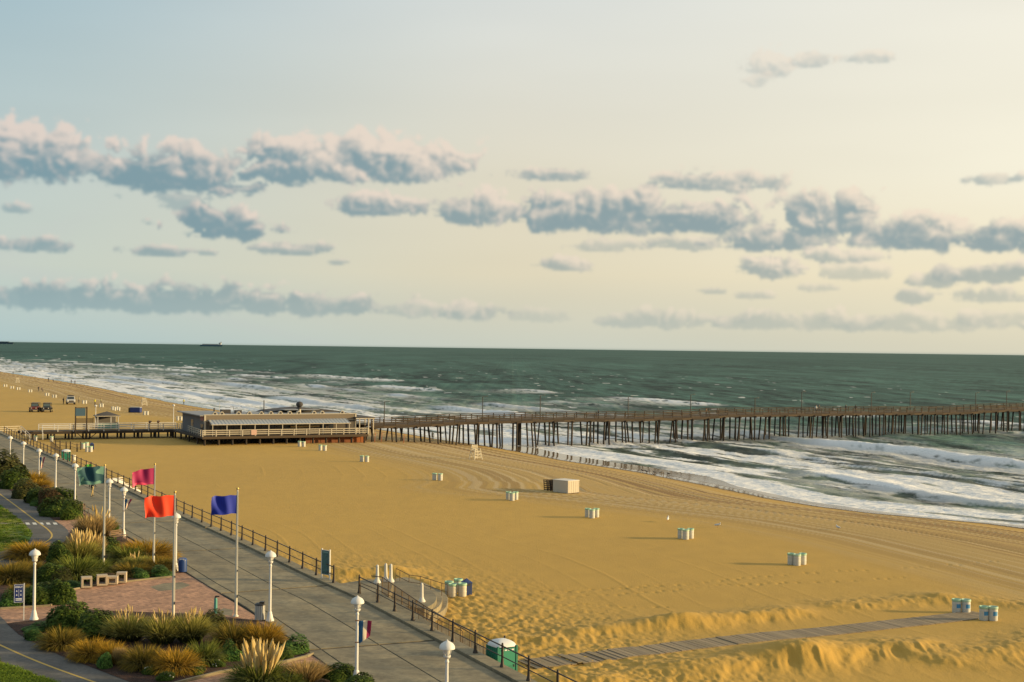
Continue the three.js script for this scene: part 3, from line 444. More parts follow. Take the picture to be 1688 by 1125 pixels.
{ // sign for the path
  const p = at(38.6, 1023, 0), t = thing('path_sign', 'small blue path sign on a white post beside brick walk', 'sign', p, 0.35);
  mesh('post', bx(0.06, 2.05, 0.05, 0, 1.02, 0), white, t);
  const tex = canvasTex(128, 256, (c, w, h) => { c.fillStyle = '#1b2f6e'; c.fillRect(0, 0, w, h); c.strokeStyle = '#e8e6dc'; c.lineWidth = 5; c.strokeRect(5, 5, w - 10, h - 10); c.fillStyle = '#f0eee4'; c.font = 'bold 38px sans-serif'; c.textAlign = 'center'; c.fillText('ONLY', w / 2, 50); c.fillRect(w / 2 - 2, 70, 4, 110); for (const [x, y] of [[36, 95], [92, 95], [36, 150], [92, 150]]) { c.beginPath(); c.arc(x, y - 9, 6, 0, 7); c.fill(); c.fillRect(x - 9, y, 18, 9); } c.fillRect(22, 196, 84, 12); c.fillRect(22, 216, 84, 12); });
  const s = mesh('panel', bx(0.52, 1.02, 0.03, -0.28, 1.5, 0.035), std([0.02, 0.04, 0.17], 0.5), t); const f = mesh('face', new THREE.PlaneGeometry(0.50, 1.0).translate(-0.28, 1.5, 0.055), std([1, 1, 1], 0.55, { map: tex }), s);
}
{ // information panel by the railing
  const p = at(536.5, 958.5, 0.0), t = thing('information_panel', 'tall narrow information panel with dark teal face at railing gap', 'sign', p, -0.75);
  for (const s of [-1, 1]) mesh('leg', bx(0.08, 2.1, 0.08, s * 0.40, 1.05, 0), whiteRough, t);
  const tex = canvasTex(128, 256, (c, w, h) => { c.fillStyle = '#2f5555'; c.fillRect(0, 0, w, h); c.fillStyle = '#50746f'; for (let k = 0; k < 14; k++) c.fillRect(14, 34 + k * 14, 60 + 40 * hash(k, 3), 5); c.fillStyle = '#6d8f88'; c.fillRect(12, 10, 100, 14); });
  const b = mesh('board', bx(0.78, 1.62, 0.06, 0, 1.22, 0), whiteRough, t); for (const s of [-1, 1]) mesh('face', new THREE.PlaneGeometry(0.72, 1.54).rotateY(s < 0 ? Math.PI : 0).translate(0, 1.22, s * 0.034), std([1, 1, 1], 0.5, { map: tex }), b);
}
// benches among the planting beside the boardwalk (dark slatted, seen end on)
{ const wood = std([0.16, 0.10, 0.055], 0.85); const bench = (px, py, turn, label) => { const t = thing('park_bench', label, 'bench', at(px, py, 0), turn, 'slatted benches beside the boardwalk'); for (let k = 0; k < 4; k++) mesh('seat_slat', bx(1.6, 0.035, 0.09, 0, 0.44, -0.16 + k * 0.11), wood, t); for (let k = 0; k < 3; k++) mesh('back_slat', bx(1.6, 0.09, 0.03, 0, 0.56 + k * 0.13, -0.24 - k * 0.03), wood, t); for (const s of [-0.7, 0.7]) { mesh('leg', join([bx(0.06, 0.42, 0.05, s, 0.21, 0.16), bx(0.06, 0.86, 0.05, s, 0.43, -0.24)]), darkMetal, t); } };
  bench(133.5, 848, 1.1, 'slatted bench at the tip of the dark hedge bed'); bench(195, 893, 1.1, 'slatted bench beside the lamp with furled banner'); }
// ---------------------------------------------------------------- planting
const leafMat = new THREE.MeshPhysicalMaterial({ vertexColors: true, roughness: 0.95, specularIntensity: 0.25, transmission: 0.25, thickness: 0, side: THREE.DoubleSide });
const woodMat = std([0.05, 0.032, 0.02], 1);
function blades(seed, n, o) { // a tuft of arching blades, about 1 m in radius and 1 m tall
  const r = rng(seed), pos = [], col = [];
  for (let i = 0; i < n; i++) {
    const a = r() * 6.283, lean = Math.sqrt(r()) * o.lean, len = o.len * (0.82 + 0.26 * r()), b0 = r() * o.foot, w = o.w * (0.7 + 0.6 * r()), droop = o.droop * (0.6 + 0.8 * r());
    const dx = Math.cos(a), dz = Math.sin(a), bxp = dx * b0 + (r() - 0.5) * 0.1, bz = dz * b0 + (r() - 0.5) * 0.1, tw = r() * 3.1, sx = Math.cos(tw), sz = Math.sin(tw);
    const th0 = lean * 0.85, bend = droop * (0.35 + 1.5 * lean), P = [[bxp, 0.0, bz]]; { let x = 0, y = 0, pt = 0; for (const t of [0.4, 0.75, 1]) { const th = th0 + bend * (t + pt) / 2; x += Math.sin(th) * len * (t - pt); y += Math.cos(th) * len * (t - pt); pt = t; P.push([bxp + dx * x, Math.max(0.01, y), bz + dz * x]); } }
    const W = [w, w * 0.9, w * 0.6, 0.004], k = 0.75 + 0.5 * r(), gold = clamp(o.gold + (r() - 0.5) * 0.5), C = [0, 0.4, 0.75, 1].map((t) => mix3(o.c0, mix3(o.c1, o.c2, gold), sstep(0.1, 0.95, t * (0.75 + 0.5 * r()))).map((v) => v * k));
    for (let s = 0; s < 3; s++) { const A = P[s], B = P[s + 1], q = (p, w2, sg) => [p[0] + sx * w2 * sg, p[1], p[2] + sz * w2 * sg]; const a1 = q(A, W[s], -1), a2 = q(A, W[s], 1), b1 = q(B, W[s + 1], -1), b2 = q(B, W[s + 1], 1); pos.push(...a1, ...a2, ...b1); col.push(...C[s], ...C[s], ...C[s + 1]); if (s < 2) { pos.push(...a2, ...b2, ...b1); col.push(...C[s], ...C[s + 1], ...C[s + 1]); } }
  }
  const g = new THREE.BufferGeometry(); g.setAttribute('position', new THREE.Float32BufferAttribute(pos, 3)); g.setAttribute('color', new THREE.Float32BufferAttribute(col, 3)); g.computeVertexNormals(); return g;
}
function leaves(seed, n, o) { // a rounded bush: leaf-sized faces through a lumpy dome, radius 1, height 1
  const r = rng(seed), pos = [], col = [], lumps = Array.from({ length: 16 }, () => { const a = r() * 6.283, e = r() * 1.4; return [Math.cos(a) * Math.cos(e), Math.sin(e), Math.sin(a) * Math.cos(e), 0.06 + 0.16 * r()]; });
  for (let i = 0; i < n; i++) {
    const a = r() * 6.283, e = Math.asin(r() * 1.05 - 0.05 > 1 ? 1 : clamp(r() * 1.08 - 0.08, -1, 1)), d = [Math.cos(a) * Math.cos(e), Math.sin(e), Math.sin(a) * Math.cos(e)];
    let R = 0.80; for (const l of lumps) { const k = d[0] * l[0] + d[1] * l[1] + d[2] * l[2]; if (k > 0.8) R += l[3] * sstep(0.8, 1, k); } R *= 0.72 + 0.30 * Math.sqrt(r());
    const c = [d[0] * R, Math.max(0.02, d[1] * R), d[2] * R], s = o.s * (0.6 + 0.8 * r()), t1 = v3(r() - 0.5, r() - 0.5, r() - 0.5).normalize(), nn = v3(d[0] + r() - 0.5, d[1] + r() - 0.2, d[2] + r() - 0.5).normalize(), t2 = t1.clone().cross(nn).normalize(); t1.crossVectors(nn, t2);
    const k = 0.6 + 0.8 * r(), cc = mix3(o.c1, o.c2, r() * r()).map((v) => v * k), q = (u, v) => [c[0] + t1.x * u * s + t2.x * v * s, c[1] + t1.y * u * s + t2.y * v * s, c[2] + t1.z * u * s + t2.z * v * s];
    pos.push(...q(-1, 0), ...q(0, -0.5), ...q(1, 0), ...q(-1, 0), ...q(1, 0), ...q(0, 0.5)); for (let m = 0; m < 6; m++) col.push(...cc);
  }
  const g = new THREE.BufferGeometry(); g.setAttribute('position', new THREE.Float32BufferAttribute(pos, 3)); g.setAttribute('color', new THREE.Float32BufferAttribute(col, 3)); g.computeVertexNormals(); return g;
}
const twigs = (seed) => { const r = rng(seed), l = []; for (let i = 0; i < 14; i++) { const a = r() * 6.28, e = 0.4 + r(); l.push(rod(v3(0, 0, 0), v3(Math.cos(a) * 0.62 * Math.cos(e), 0.62 * Math.sin(e), Math.sin(a) * 0.62 * Math.cos(e)), 0.02, 4)); } return join(l); };
const KIND = {
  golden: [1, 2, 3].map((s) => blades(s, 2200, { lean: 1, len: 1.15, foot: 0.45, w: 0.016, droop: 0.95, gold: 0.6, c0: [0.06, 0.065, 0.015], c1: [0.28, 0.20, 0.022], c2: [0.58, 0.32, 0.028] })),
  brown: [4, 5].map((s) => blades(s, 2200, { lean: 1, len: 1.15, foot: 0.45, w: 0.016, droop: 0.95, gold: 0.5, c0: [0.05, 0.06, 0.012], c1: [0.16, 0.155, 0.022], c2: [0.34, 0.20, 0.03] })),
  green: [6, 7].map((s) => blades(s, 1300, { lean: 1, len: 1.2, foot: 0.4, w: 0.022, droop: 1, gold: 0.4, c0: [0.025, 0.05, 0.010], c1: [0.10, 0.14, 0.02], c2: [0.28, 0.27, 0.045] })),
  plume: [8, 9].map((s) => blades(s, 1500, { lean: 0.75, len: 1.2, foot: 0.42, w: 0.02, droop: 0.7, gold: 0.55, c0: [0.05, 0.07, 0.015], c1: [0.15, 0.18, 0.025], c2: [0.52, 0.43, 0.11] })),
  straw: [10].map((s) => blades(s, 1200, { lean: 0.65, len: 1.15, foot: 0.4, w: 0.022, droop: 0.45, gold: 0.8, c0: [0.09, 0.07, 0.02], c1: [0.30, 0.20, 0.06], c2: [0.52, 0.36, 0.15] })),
  shrub: [11, 12, 13].map((s) => leaves(s, 3800, { s: 0.085, c1: [0.032, 0.062, 0.008], c2: [0.13, 0.165, 0.024] })),
  olive: [14, 15].map((s) => leaves(s, 3400, { s: 0.088, c1: [0.045, 0.055, 0.014], c2: [0.15, 0.13, 0.035] })),
  russet: [16].map((s) => leaves(s, 3000, { s: 0.085, c1: [0.055, 0.038, 0.014], c2: [0.17, 0.085, 0.03] })),
  lush: [17, 18].map((s) => leaves(s, 1800, { s: 0.12, c1: [0.04, 0.10, 0.018], c2: [0.16, 0.24, 0.05] })),
};
const twigGeo = new THREE.IcosahedronGeometry(0.70, 3); { const p = twigGeo.attributes.position; for (let i = 0; i < p.count; i++) { const x = p.getX(i), y = p.getY(i), z = p.getZ(i), k = 0.85 + 0.35 * vn(x * 4 + 9, z * 4 + y * 3, 6); p.setXYZ(i, x * k, Math.max(0, y * k), z * k); } twigGeo.computeVertexNormals(); }
const coreMats = { shrub: std([0.065, 0.098, 0.014], 1), olive: std([0.085, 0.085, 0.022], 1), russet: std([0.095, 0.058, 0.02], 1), lush: std([0.085, 0.155, 0.03], 1) };
const plumeGeo = lathe([[0, 0], [0.018, 0.02], [0.055, 0.16], [0.075, 0.36], [0.055, 0.58], [0.02, 0.74], [0, 0.80]], 7); { const p = plumeGeo.attributes.position; for (let i = 0; i < p.count; i++) { const k = 1 + 0.35 * (hash(i, 7, 2) - 0.5); p.setX(i, p.getX(i) * k); p.setZ(i, p.getZ(i) * k); } plumeGeo.computeVertexNormals(); }
const plumeMats = [[0.64, 0.46, 0.16], [0.70, 0.53, 0.21], [0.57, 0.39, 0.11]].map((c) => new THREE.MeshPhysicalMaterial({ color: new THREE.Color().setRGB(...c), roughness: 1, transmission: 0.25, thickness: 0, bumpMap: grainBump, bumpScale: 0.02 }));
const stalkMat = std([0.25, 0.20, 0.06], 0.9), petalMat = std([0.72, 0.68, 0.62], 0.8), stalkGeo = cy(0.008, 0.012, 1, 5, 0, 0.5, 0), petalGeo = new THREE.IcosahedronGeometry(0.055, 0);
let plantNo = 0;
function plant(kind, px, py, wpx, hpx, label, o = {}) {
  const p = at(px, py, 0), s = 1 / ppm(p), R = wpx * s / 2, H = Math.max(0.45 * hpx, hpx - 0.19 * wpx) * s, list = KIND[kind], grassy = !['shrub', 'olive', 'russet', 'lush'].includes(kind), k = plantNo++;
  p.z -= R * 0.7; // the pixel marks the front of its foot
  const t = thing(grassy ? 'grass_clump' : 'bush', label, grassy ? 'grass clump' : 'bush', p, hash(k, 2) * 6.28, grassy ? 'ornamental grasses in the beds' : 'bushes in the beds');
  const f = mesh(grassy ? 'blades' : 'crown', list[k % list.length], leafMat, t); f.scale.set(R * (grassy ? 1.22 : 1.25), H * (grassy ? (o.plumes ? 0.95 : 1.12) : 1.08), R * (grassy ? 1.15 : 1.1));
  if (!grassy) { const w = mesh('inner_foliage', twigGeo, coreMats[kind], t); w.scale.set(R, H, R); }
  const r = rng(k + 400);
  if (o.plumes) for (let i = 0; i < o.plumes; i++) {
    const a = r() * 6.283, q = Math.sqrt(r()), L = o.plumeLen ?? 1, tilt = q * 0.42, h0 = H * 1.2 * (o.from ?? 0.75) * (0.62 + 0.38 * r()) * (1 - 0.25 * q), x = Math.cos(a) * q * R * 0.62, z = Math.sin(a) * q * R * 0.62;
    const m = mesh('plume', plumeGeo, plumeMats[i % 3], t); m.position.set(x, h0, z); m.scale.set(L * 0.9, L * (0.8 + 0.4 * r()), L * 0.9); m.rotation.set(Math.sin(a) * tilt, 0, -Math.cos(a) * tilt);
    const st = mesh('stalk', stalkGeo, stalkMat, m); st.scale.set(1, h0 / (L * 1.0) * 0.8, 1); st.position.y = -h0 / L * 0.8;
  }
  if (o.flowers) for (let i = 0; i < o.flowers; i++) { const a = r() * 6.283, e = 0.2 + r() * 1.2, m = mesh('flower', petalGeo, petalMat, t); m.position.set(Math.cos(a) * Math.cos(e) * R * 0.95, Math.sin(e) * H * 0.95, Math.sin(a) * Math.cos(e) * R * 0.95); }
  return t;
}
// bed beside the boardwalk, far left
plant('olive', -8, 790, 70, 42, 'olive mound at left edge, far end of the hedge bed');
plant('shrub', 20, 806, 52, 36, 'dark rounded bush behind second lamp in hedge bed');
plant('golden', 42, 803, 56, 32, 'golden brown grass mound between second and third lamps');
plant('golden', 58, 806, 34, 20, 'small golden tuft at foot of third lamp');
plant('olive', 34, 822, 46, 28, 'olive bush on the path side of hedge bed');
plant('shrub', 62, 830, 50, 30, 'dark green bush halfway along hedge bed');
plant('russet', 80, 838, 46, 32, 'russet leaved bush in the middle of hedge bed');
plant('shrub', 96, 832, 42, 28, 'dark bush at foot of the fourth lamp');
plant('lush', 56, 834, 20, 11, 'bright green small plant beside asphalt path in hedge bed');
plant('shrub', 88, 851, 50, 34, 'dark bush near crossing at tip of hedge bed');
plant('shrub', 114, 856, 34, 30, 'deep green bush nearest the crossing, end of hedge bed');
plant('olive', 108, 842, 26, 18, 'small olive bush left of the fifth lamp');
// island bed with the teal and pink flagpoles
plant('straw', 150, 896, 64, 56, 'tall straw coloured grass left of teal flagpole by the crossing', { plumes: 14, plumeLen: 0.8, from: 1.0 });
plant('plume', 125, 932, 62, 50, 'big pampas clump with cream plumes left of teal flagpole', { plumes: 32, plumeLen: 1.05, from: 1.0 });
plant('straw', 150, 925, 38, 46, 'straw pampas clump touching the teal flagpole', { plumes: 10, plumeLen: 0.9, from: 0.85 });
plant('golden', 42, 922, 70, 36, 'wide golden grass dome at bend of bike path');
plant('shrub', 90, 934, 44, 38, 'dark bush between golden dome and pampas clump');
plant('green', 118, 958, 64, 46, 'arching green grass in front of the pampas clump');
plant('green', 150, 952, 50, 36, 'green grass behind the leftmost cube seats');
plant('brown', 12, 962, 60, 40, 'brown grass mound at left edge above blue sign');
plant('brown', 40, 950, 50, 30, 'brown grass mound behind the brick walk lamp');
plant('shrub', 78, 965, 48, 36, 'mid green bush right of brick walk lamp head');
plant('olive', 100, 966, 36, 24, 'olive sprawling bush left of cube seats');
plant('shrub', 62, 996, 66, 38, 'big clipped dark bush behind blue path sign');
plant('shrub', 95, 996, 42, 38, 'big clipped dark bush at corner of brick walk');
plant('lush', 10, 1000, 30, 20, 'bright green plant at left edge beside brick walk');
plant('brown', 28, 985, 36, 26, 'brown tuft behind the bright green plant at left edge');
plant('lush', 116, 968, 36, 11, 'low green ground plant beside leftmost cube seat');
plant('shrub', 183, 876, 20, 16, 'small round dark bush between two lamps beside teal flagpole');
plant('shrub', 178, 890, 20, 13, 'tiny dark bush in front of slatted bench');
plant('shrub', 172, 912, 40, 26, 'dark bush right of teal flagpole, behind green grass');
plant('golden', 234, 924, 76, 42, 'large golden grass dome right of pink flagpole beside boardwalk');
plant('green', 205, 930, 54, 34, 'green grass left of large golden dome');
plant('plume', 222, 940, 46, 28, 'pale topped grass left of the pink flagpole', { plumes: 12, plumeLen: 0.45, from: 1.05 });
plant('brown', 212, 950, 60, 28, 'brown grass behind rightmost cube seat');
plant('brown', 258, 944, 46, 30, 'brown grass mound at right corner of island bed');
plant('lush', 228, 953, 30, 17, 'low leafy plant left of pink flagpole foot');
plant('lush', 262, 951, 36, 17, 'low leafy plant right of pink flagpole foot');
plant('russet', 166, 957, 40, 14, 'low russet tuft at teal flagpole foot');
// front bed with the orange and blue flagpoles
plant('shrub', 105, 1042, 66, 50, 'large dark bush right of brick walk lamp in front bed');
plant('shrub', 150, 1052, 62, 44, 'large dark bush left of plumed grasses in front bed');
plant('plume', 205, 1060, 70, 52, 'tall green plumed grass left of orange flagpole', { plumes: 26, plumeLen: 0.5, from: 1.08 });
plant('plume', 262, 1064, 62, 54, 'tall green plumed grass just left of orange flagpole foot', { plumes: 26, plumeLen: 0.5, from: 1.08 });
plant('plume', 308, 1062, 62, 54, 'tall plumed grass just right of orange flagpole foot', { plumes: 26, plumeLen: 0.5, from: 1.08 });
plant('olive', 345, 1042, 50, 30, 'olive bush in front of teal shower post');
plant('brown', 382, 1072, 66, 50, 'broad dark brown grass mound at blue flagpole');
plant('golden', 430, 1072, 62, 50, 'broad amber grass mound left of boardwalk lamp');
plant('lush', 480, 1078, 52, 26, 'low green plant at right tip of front bed');
plant('shrub', 462, 1086, 36, 20, 'low dark bush behind big cream pampas plumes');
plant('lush', 55, 1042, 46, 16, 'low bright green plant at left tip of front bed');
plant('lush', 54, 1056, 28, 18, 'spiky light green plant near path in front bed');
plant('brown', 95, 1072, 58, 40, 'brown grass mound left of path edge in front bed');
plant('golden', 145, 1090, 58, 40, 'golden grass mound third along path edge');
plant('golden', 178, 1094, 44, 36, 'yellow green grass mound fourth along path edge');
plant('lush', 170, 1102, 26, 24, 'emerald leafy plant between golden mounds and dry tuft');
plant('straw', 195, 1098, 22, 28, 'small dry orange tuft on path side of front bed');
plant('brown', 232, 1106, 56, 44, 'dark brown grass mound right of dry orange tuft');
plant('golden', 284, 1112, 64, 46, 'large golden grass mound at front of the bed');
plant('green', 330, 1098, 54, 42, 'lime green grass mound right of large golden mound');
plant('lush', 376, 1090, 30, 24, 'light green feathery plant left of cream plumes');
[[245, 1112, 24, 15, 'flowering plant in front of dark brown mound'], [272, 1122, 24, 14, 'flowering plant at very front of bed'], [322, 1112, 24, 14, 'flowering plant under lime green mound'], [357, 1100, 22, 13, 'flowering plant beside curb left of cream plumes']].forEach((a) => plant('shrub', a[0], a[1], a[2], a[3], 'low white ' + a[4], { flowers: 9 }));
// bed at the bottom edge
plant('green', 420, 1140, 92, 62, 'big pampas clump with tall cream plumes at bottom edge', { plumes: 46, plumeLen: 1.25, from: 0.95 });
plant('straw', 500, 1132, 70, 42, 'yellow feathery grass right of big cream plumes');
plant('green', 470, 1140, 50, 34, 'dark green grass between cream plumes and yellow grass');
plant('shrub', 555, 1125, 48, 30, 'dark green bush at foot of foreground banner lamp');
plant('shrub', 590, 1150, 60, 38, 'dark bush cut off by bottom edge beside foreground lamp');
plant('russet', 525, 1138, 40, 18, 'low red and orange flowering plant at bottom edge');
// short grass standing on the lawns
{
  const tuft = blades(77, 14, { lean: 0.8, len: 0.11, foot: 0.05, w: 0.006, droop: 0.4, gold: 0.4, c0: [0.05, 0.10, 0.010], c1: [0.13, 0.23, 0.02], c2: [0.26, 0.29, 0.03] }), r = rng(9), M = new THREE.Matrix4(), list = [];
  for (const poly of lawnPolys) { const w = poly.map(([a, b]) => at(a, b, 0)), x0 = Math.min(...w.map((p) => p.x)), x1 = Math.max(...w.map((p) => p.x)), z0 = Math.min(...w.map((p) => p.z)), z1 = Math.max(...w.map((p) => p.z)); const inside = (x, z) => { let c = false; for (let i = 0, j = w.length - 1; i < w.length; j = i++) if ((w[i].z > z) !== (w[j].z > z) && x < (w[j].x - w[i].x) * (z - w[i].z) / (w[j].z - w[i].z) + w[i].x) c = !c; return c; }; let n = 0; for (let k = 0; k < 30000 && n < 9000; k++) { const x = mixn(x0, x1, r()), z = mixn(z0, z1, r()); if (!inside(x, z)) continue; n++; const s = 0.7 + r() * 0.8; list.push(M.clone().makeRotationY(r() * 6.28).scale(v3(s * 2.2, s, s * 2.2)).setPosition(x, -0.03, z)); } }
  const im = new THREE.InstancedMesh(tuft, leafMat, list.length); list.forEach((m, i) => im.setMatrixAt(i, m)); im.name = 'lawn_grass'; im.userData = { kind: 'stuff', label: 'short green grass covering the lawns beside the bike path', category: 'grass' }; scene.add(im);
}
// ---------------------------------------------------------------- fishing pier with its restaurant
const timber = [[0.055, 0.039, 0.024], [0.04, 0.028, 0.018], [0.072, 0.05, 0.03], [0.048, 0.036, 0.026]].map((c) => std(c, 0.95, { bumpMap: grainBump, bumpScale: 0.01 }));
const pileMat = [[0.035, 0.026, 0.018], [0.05, 0.035, 0.022], [0.03, 0.024, 0.02]].map((c) => std(c, 0.9));
const whiteWood = std([0.50, 0.48, 0.44], 0.8), creamWood = std([0.46, 0.41, 0.32], 0.8), rust = std([0.21, 0.075, 0.03], 0.9), roofGrey = std([0.23, 0.235, 0.24], 0.85), roofDark = std([0.05, 0.045, 0.042], 0.9), siding = std([0.10, 0.085, 0.07], 0.9), glassDark = std([0.03, 0.035, 0.04], 0.12);
const TH = 26.6 * RAD, O = at(333.4, 720.6, 0); // front corner of the deck; local x runs seaward along the pier, local -z away from the camera
function rig(name, label, cat, group) { const t = thing(name, label, cat, v3(O.x, 0, O.z), TH, group); return t; }
const ug = (Z) => sandHeight(0, Z);
const groundAt = (lx, lz) => { const c = Math.cos(TH), s = Math.sin(TH), x = O.x + lx * c + lz * s, z = O.z - lx * s + lz * c; return Math.max(sandHeight(x, -z), SEA - 1.2); };
function fence(t, pts, h, mat, boards, gap, postW = 0.11) { // posts and boards along a polyline of local points
  for (let i = 0; i + 1 < pts.length; i++) {
    const a = pts[i], b = pts[i + 1], L = a.distanceTo(b), n = Math.max(1, Math.round(L / gap));
    for (let k = 0; k <= n; k++) { if (i && !k) continue; const p = a.clone().lerp(b, k / n); mesh('post', bx(postW, h + 0.06, postW, p.x, p.y + (h + 0.06) / 2 - 0.12, p.z), mat, t); }
    for (const [y, bh] of boards) for (let k = 0; k < n; k++) { const p = a.clone().lerp(b, k / n), q = a.clone().lerp(b, (k + 1) / n); p.y += y; q.y += y; mesh('board', bar(p, q, 0.05, bh), mat, t); }
  }
}
const DECK_L = 29.3;
{ // restaurant deck and building
  const t = rig('pier_restaurant', 'long low grey restaurant with awning on the pier deck', 'restaurant');
  mesh('deck', bx(DECK_L, 0.35, 24, DECK_L / 2, -0.18, -12), timber[3], t);
  mesh('deck_fascia', bx(DECK_L + 0.05, 0.42, 0.08, DECK_L / 2, -0.2, 0.06), timber[2], t);
  // hall
  const fx0 = 1.2, fx1 = 28.0, fz = -3.2, H = 3.4;
  mesh('front_wall', bx(fx1 - fx0, H - 0.1, 0.2, (fx0 + fx1) / 2, H / 2, fz), siding, t);
  mesh('parapet', bx(fx1 - fx0 + 0.3, 0.95, 0.26, (fx0 + fx1) / 2, H - 0.42, fz), std([0.17, 0.135, 0.095], 0.9), t);
  mesh('parapet_trim', bx(fx1 - fx0 + 0.5, 0.10, 0.34, (fx0 + fx1) / 2, H + 0.08, fz), creamWood, t);
  mesh('eave_trim', bx(fx1 - fx0 + 0.4, 0.09, 0.3, (fx0 + fx1) / 2, H - 0.95, fz + 0.02), creamWood, t);
  const lw = mesh('side_wall', bx(0.2, H - 0.15, 15.4, fx0 + 0.0, H / 2 - 0.05, fz - 7.8), std([0.125, 0.125, 0.13], 0.9), t);
  mesh('side_window', bx(0.08, 1.3, 1.3, fx0 - 0.13, 1.7, fz - 8.2), std([0.34, 0.25, 0.17], 0.8), lw); mesh('window_pane', bx(0.05, 1.05, 1.05, fx0 - 0.16, 1.7, fz - 8.2), glassDark, lw);
  mesh('corner_board', bx(0.28, H, 0.14, fx0 - 0.02, H / 2, fz + 0.1), creamWood, t); mesh('corner_board', bx(0.28, H, 0.14, fx1 + 0.1, H / 2, fz + 0.12), creamWood, t);
  mesh('end_wall', bx(0.2, H - 0.1, 12, fx1, H / 2, fz - 6), siding, t);
  mesh('sign_board', bx(0.12, 0.85, 1.9, fx0 - 0.20, H - 0.50, fz - 1.2), std([0.30, 0.13, 0.12], 0.8), t);
  mesh('service_window', bx(0.1, 1.1, 1.6, fx0 - 0.16, 1.35, fz - 1.3), glassDark, t);
  mesh('roof', (() => { const g = bx(fx1 - fx0 + 0.1, 0.14, 12.6, (fx0 + fx1) / 2, H - 0.12, fz - 6.5); return g; })(), roofGrey, t);
  mesh('roof', (() => { const g = bx(6.2, 0.16, 16.2, fx0 + 2.2, H - 0.05, fz - 8.0); return g; })(), roofGrey, t);
  // windows behind the awning
  for (let k = 0; k < 17; k++) { const x = fx0 + 1.2 + k * 1.32; if (x > 24) break; const w = mesh('window', bx(1.12, 1.25, 0.08, x, 1.35, fz + 0.12), std([0.14, 0.105, 0.08], 0.85), t); mesh('pane', bx(0.95, 1.08, 0.05, x, 1.35, fz + 0.15), glassDark, w); }
  mesh('bar_counter', bx(5.2, 0.28, 0.5, 18.6, 1.35, fz + 0.55), std([0.45, 0.30, 0.12], 0.8), t);
  // awning: standing seam metal on posts
  const aw = mesh('awning', (() => { const g = bx(24.6, 0.07, 2.5, 0, 0, 0); g.rotateX(0.27); return g.translate(fx0 + 0.5 + 12.3, 2.28, fz + 1.32); })(), std([0.36, 0.385, 0.40], 0.55, { metalness: 0.2 }), t);
  for (let k = 0; k < 41; k++) mesh('seam', (() => { const g = bx(0.035, 0.05, 2.5, 0, 0.055, 0); g.rotateX(0.27); return g.translate(fx0 + 0.6 + k * 0.61, 2.28, fz + 1.32); })(), std([0.33, 0.35, 0.365], 0.55), aw);
  mesh('gutter', bx(24.7, 0.12, 0.1, fx0 + 12.8, 1.93, fz + 2.54), creamWood, t);
  for (let k = 0; k < 11; k++) mesh('awning_post', bx(0.11, 1.95, 0.11, fx0 + 0.7 + k * 2.42, 0.95, fz + 2.45), creamWood, t);
  mesh('awning_end', bx(0.08, 0.9, 0.1, fx0 + 0.55, 2.2, fz + 1.3), creamWood, t);
  // porch at the seaward end
  mesh('porch_roof', bx(3.6, 0.22, 13, fx1 + 1.5, 2.78, fz - 5.2), roofDark, t); mesh('porch_trim', bx(3.6, 0.12, 0.12, fx1 + 1.5, 2.66, fz + 1.32), creamWood, t);
  for (const [x, z] of [[fx1 + 0.5, 1.2], [fx1 + 2.2, 1.2], [fx1 + 3.1, 1.2], [fx1 + 3.1, -3], [fx1 + 3.1, -8]]) mesh('porch_post', bx(0.16, 2.65, 0.16, x - 0.05, 1.32, fz + z), creamWood, t);
  // higher rear roof
  const rr = (x0, x1, z, h, d) => { const sh = new THREE.Shape([new THREE.Vector2(0, 0), new THREE.Vector2(x1 - x0, 0), new THREE.Vector2((x1 - x0) * 0.80, h * 0.55), new THREE.Vector2((x1 - x0) * 0.45, h), new THREE.Vector2((x1 - x0) * 0.12, h * 0.6)]); return new THREE.ExtrudeGeometry(sh, { depth: d, bevelEnabled: false }).translate(x0, 0, z - d); };
  mesh('rear_roof', rr(13.5, 32.2, fz - 9.5, 1.35, 7).translate(0, H - 0.65, 0), roofDark, t); mesh('rear_wall', bx(18, H - 0.7, 6.6, 22.8, H / 2 - 0.35, fz - 13), siding, t);
  mesh('roof_panel', bx(6.5, 0.08, 3.4, 20.4, H + 0.50, fz - 8.1).rotateX(0.0), roofGrey, t);
  // rooftop vents with arched hoods
  for (const x of [3.1, 4.3, 7.2, 9.1, 11.2, 12.9, 14.6, 16.3, 17.9, 20.7, 22.2, 25.9]) { const v = mesh('roof_vent', join([bx(0.85, 0.30, 0.7, x, H + 0.13, fz - 1.0), new THREE.CylinderGeometry(0.30, 0.30, 0.72, 12, 1, false, 0, Math.PI).rotateZ(Math.PI / 2).rotateY(Math.PI / 2).translate(x, H + 0.28, fz - 1.0)]), creamWood, t); mesh('vent_mouth', new THREE.CylinderGeometry(0.19, 0.19, 0.05, 12).rotateX(Math.PI / 2).translate(x, H + 0.26, fz - 0.63), roofDark, v); }
  const fan_ = mesh('exhaust_fan', join([cy(0.26, 0.30, 0.9, 12, 18.9, H + 0.5, fz - 3.5)]), creamWood, t); mesh('fan_hood', new THREE.SphereGeometry(0.62, 16, 10).scale(1, 0.85, 1).translate(18.9, H + 1.6, fz - 3.5), roofDark, fan_); mesh('fan_neck', lathe([[0.62, 0], [0.5, 0.18], [0.26, 0.3]], 14).translate(18.9, H + 0.85, fz - 3.5), roofDark, fan_);
  mesh('flue', cy(0.09, 0.09, 2.3, 8, 13.2, H + 1.1, fz - 6), darkMetal, t); mesh('antenna', cy(0.025, 0.03, 1.9, 6, 5.5, H + 0.95, fz - 7), whiteRough, t); mesh('flue', cy(0.14, 0.14, 0.95, 8, 4.6, H + 0.45, fz - 7), darkMetal, t);
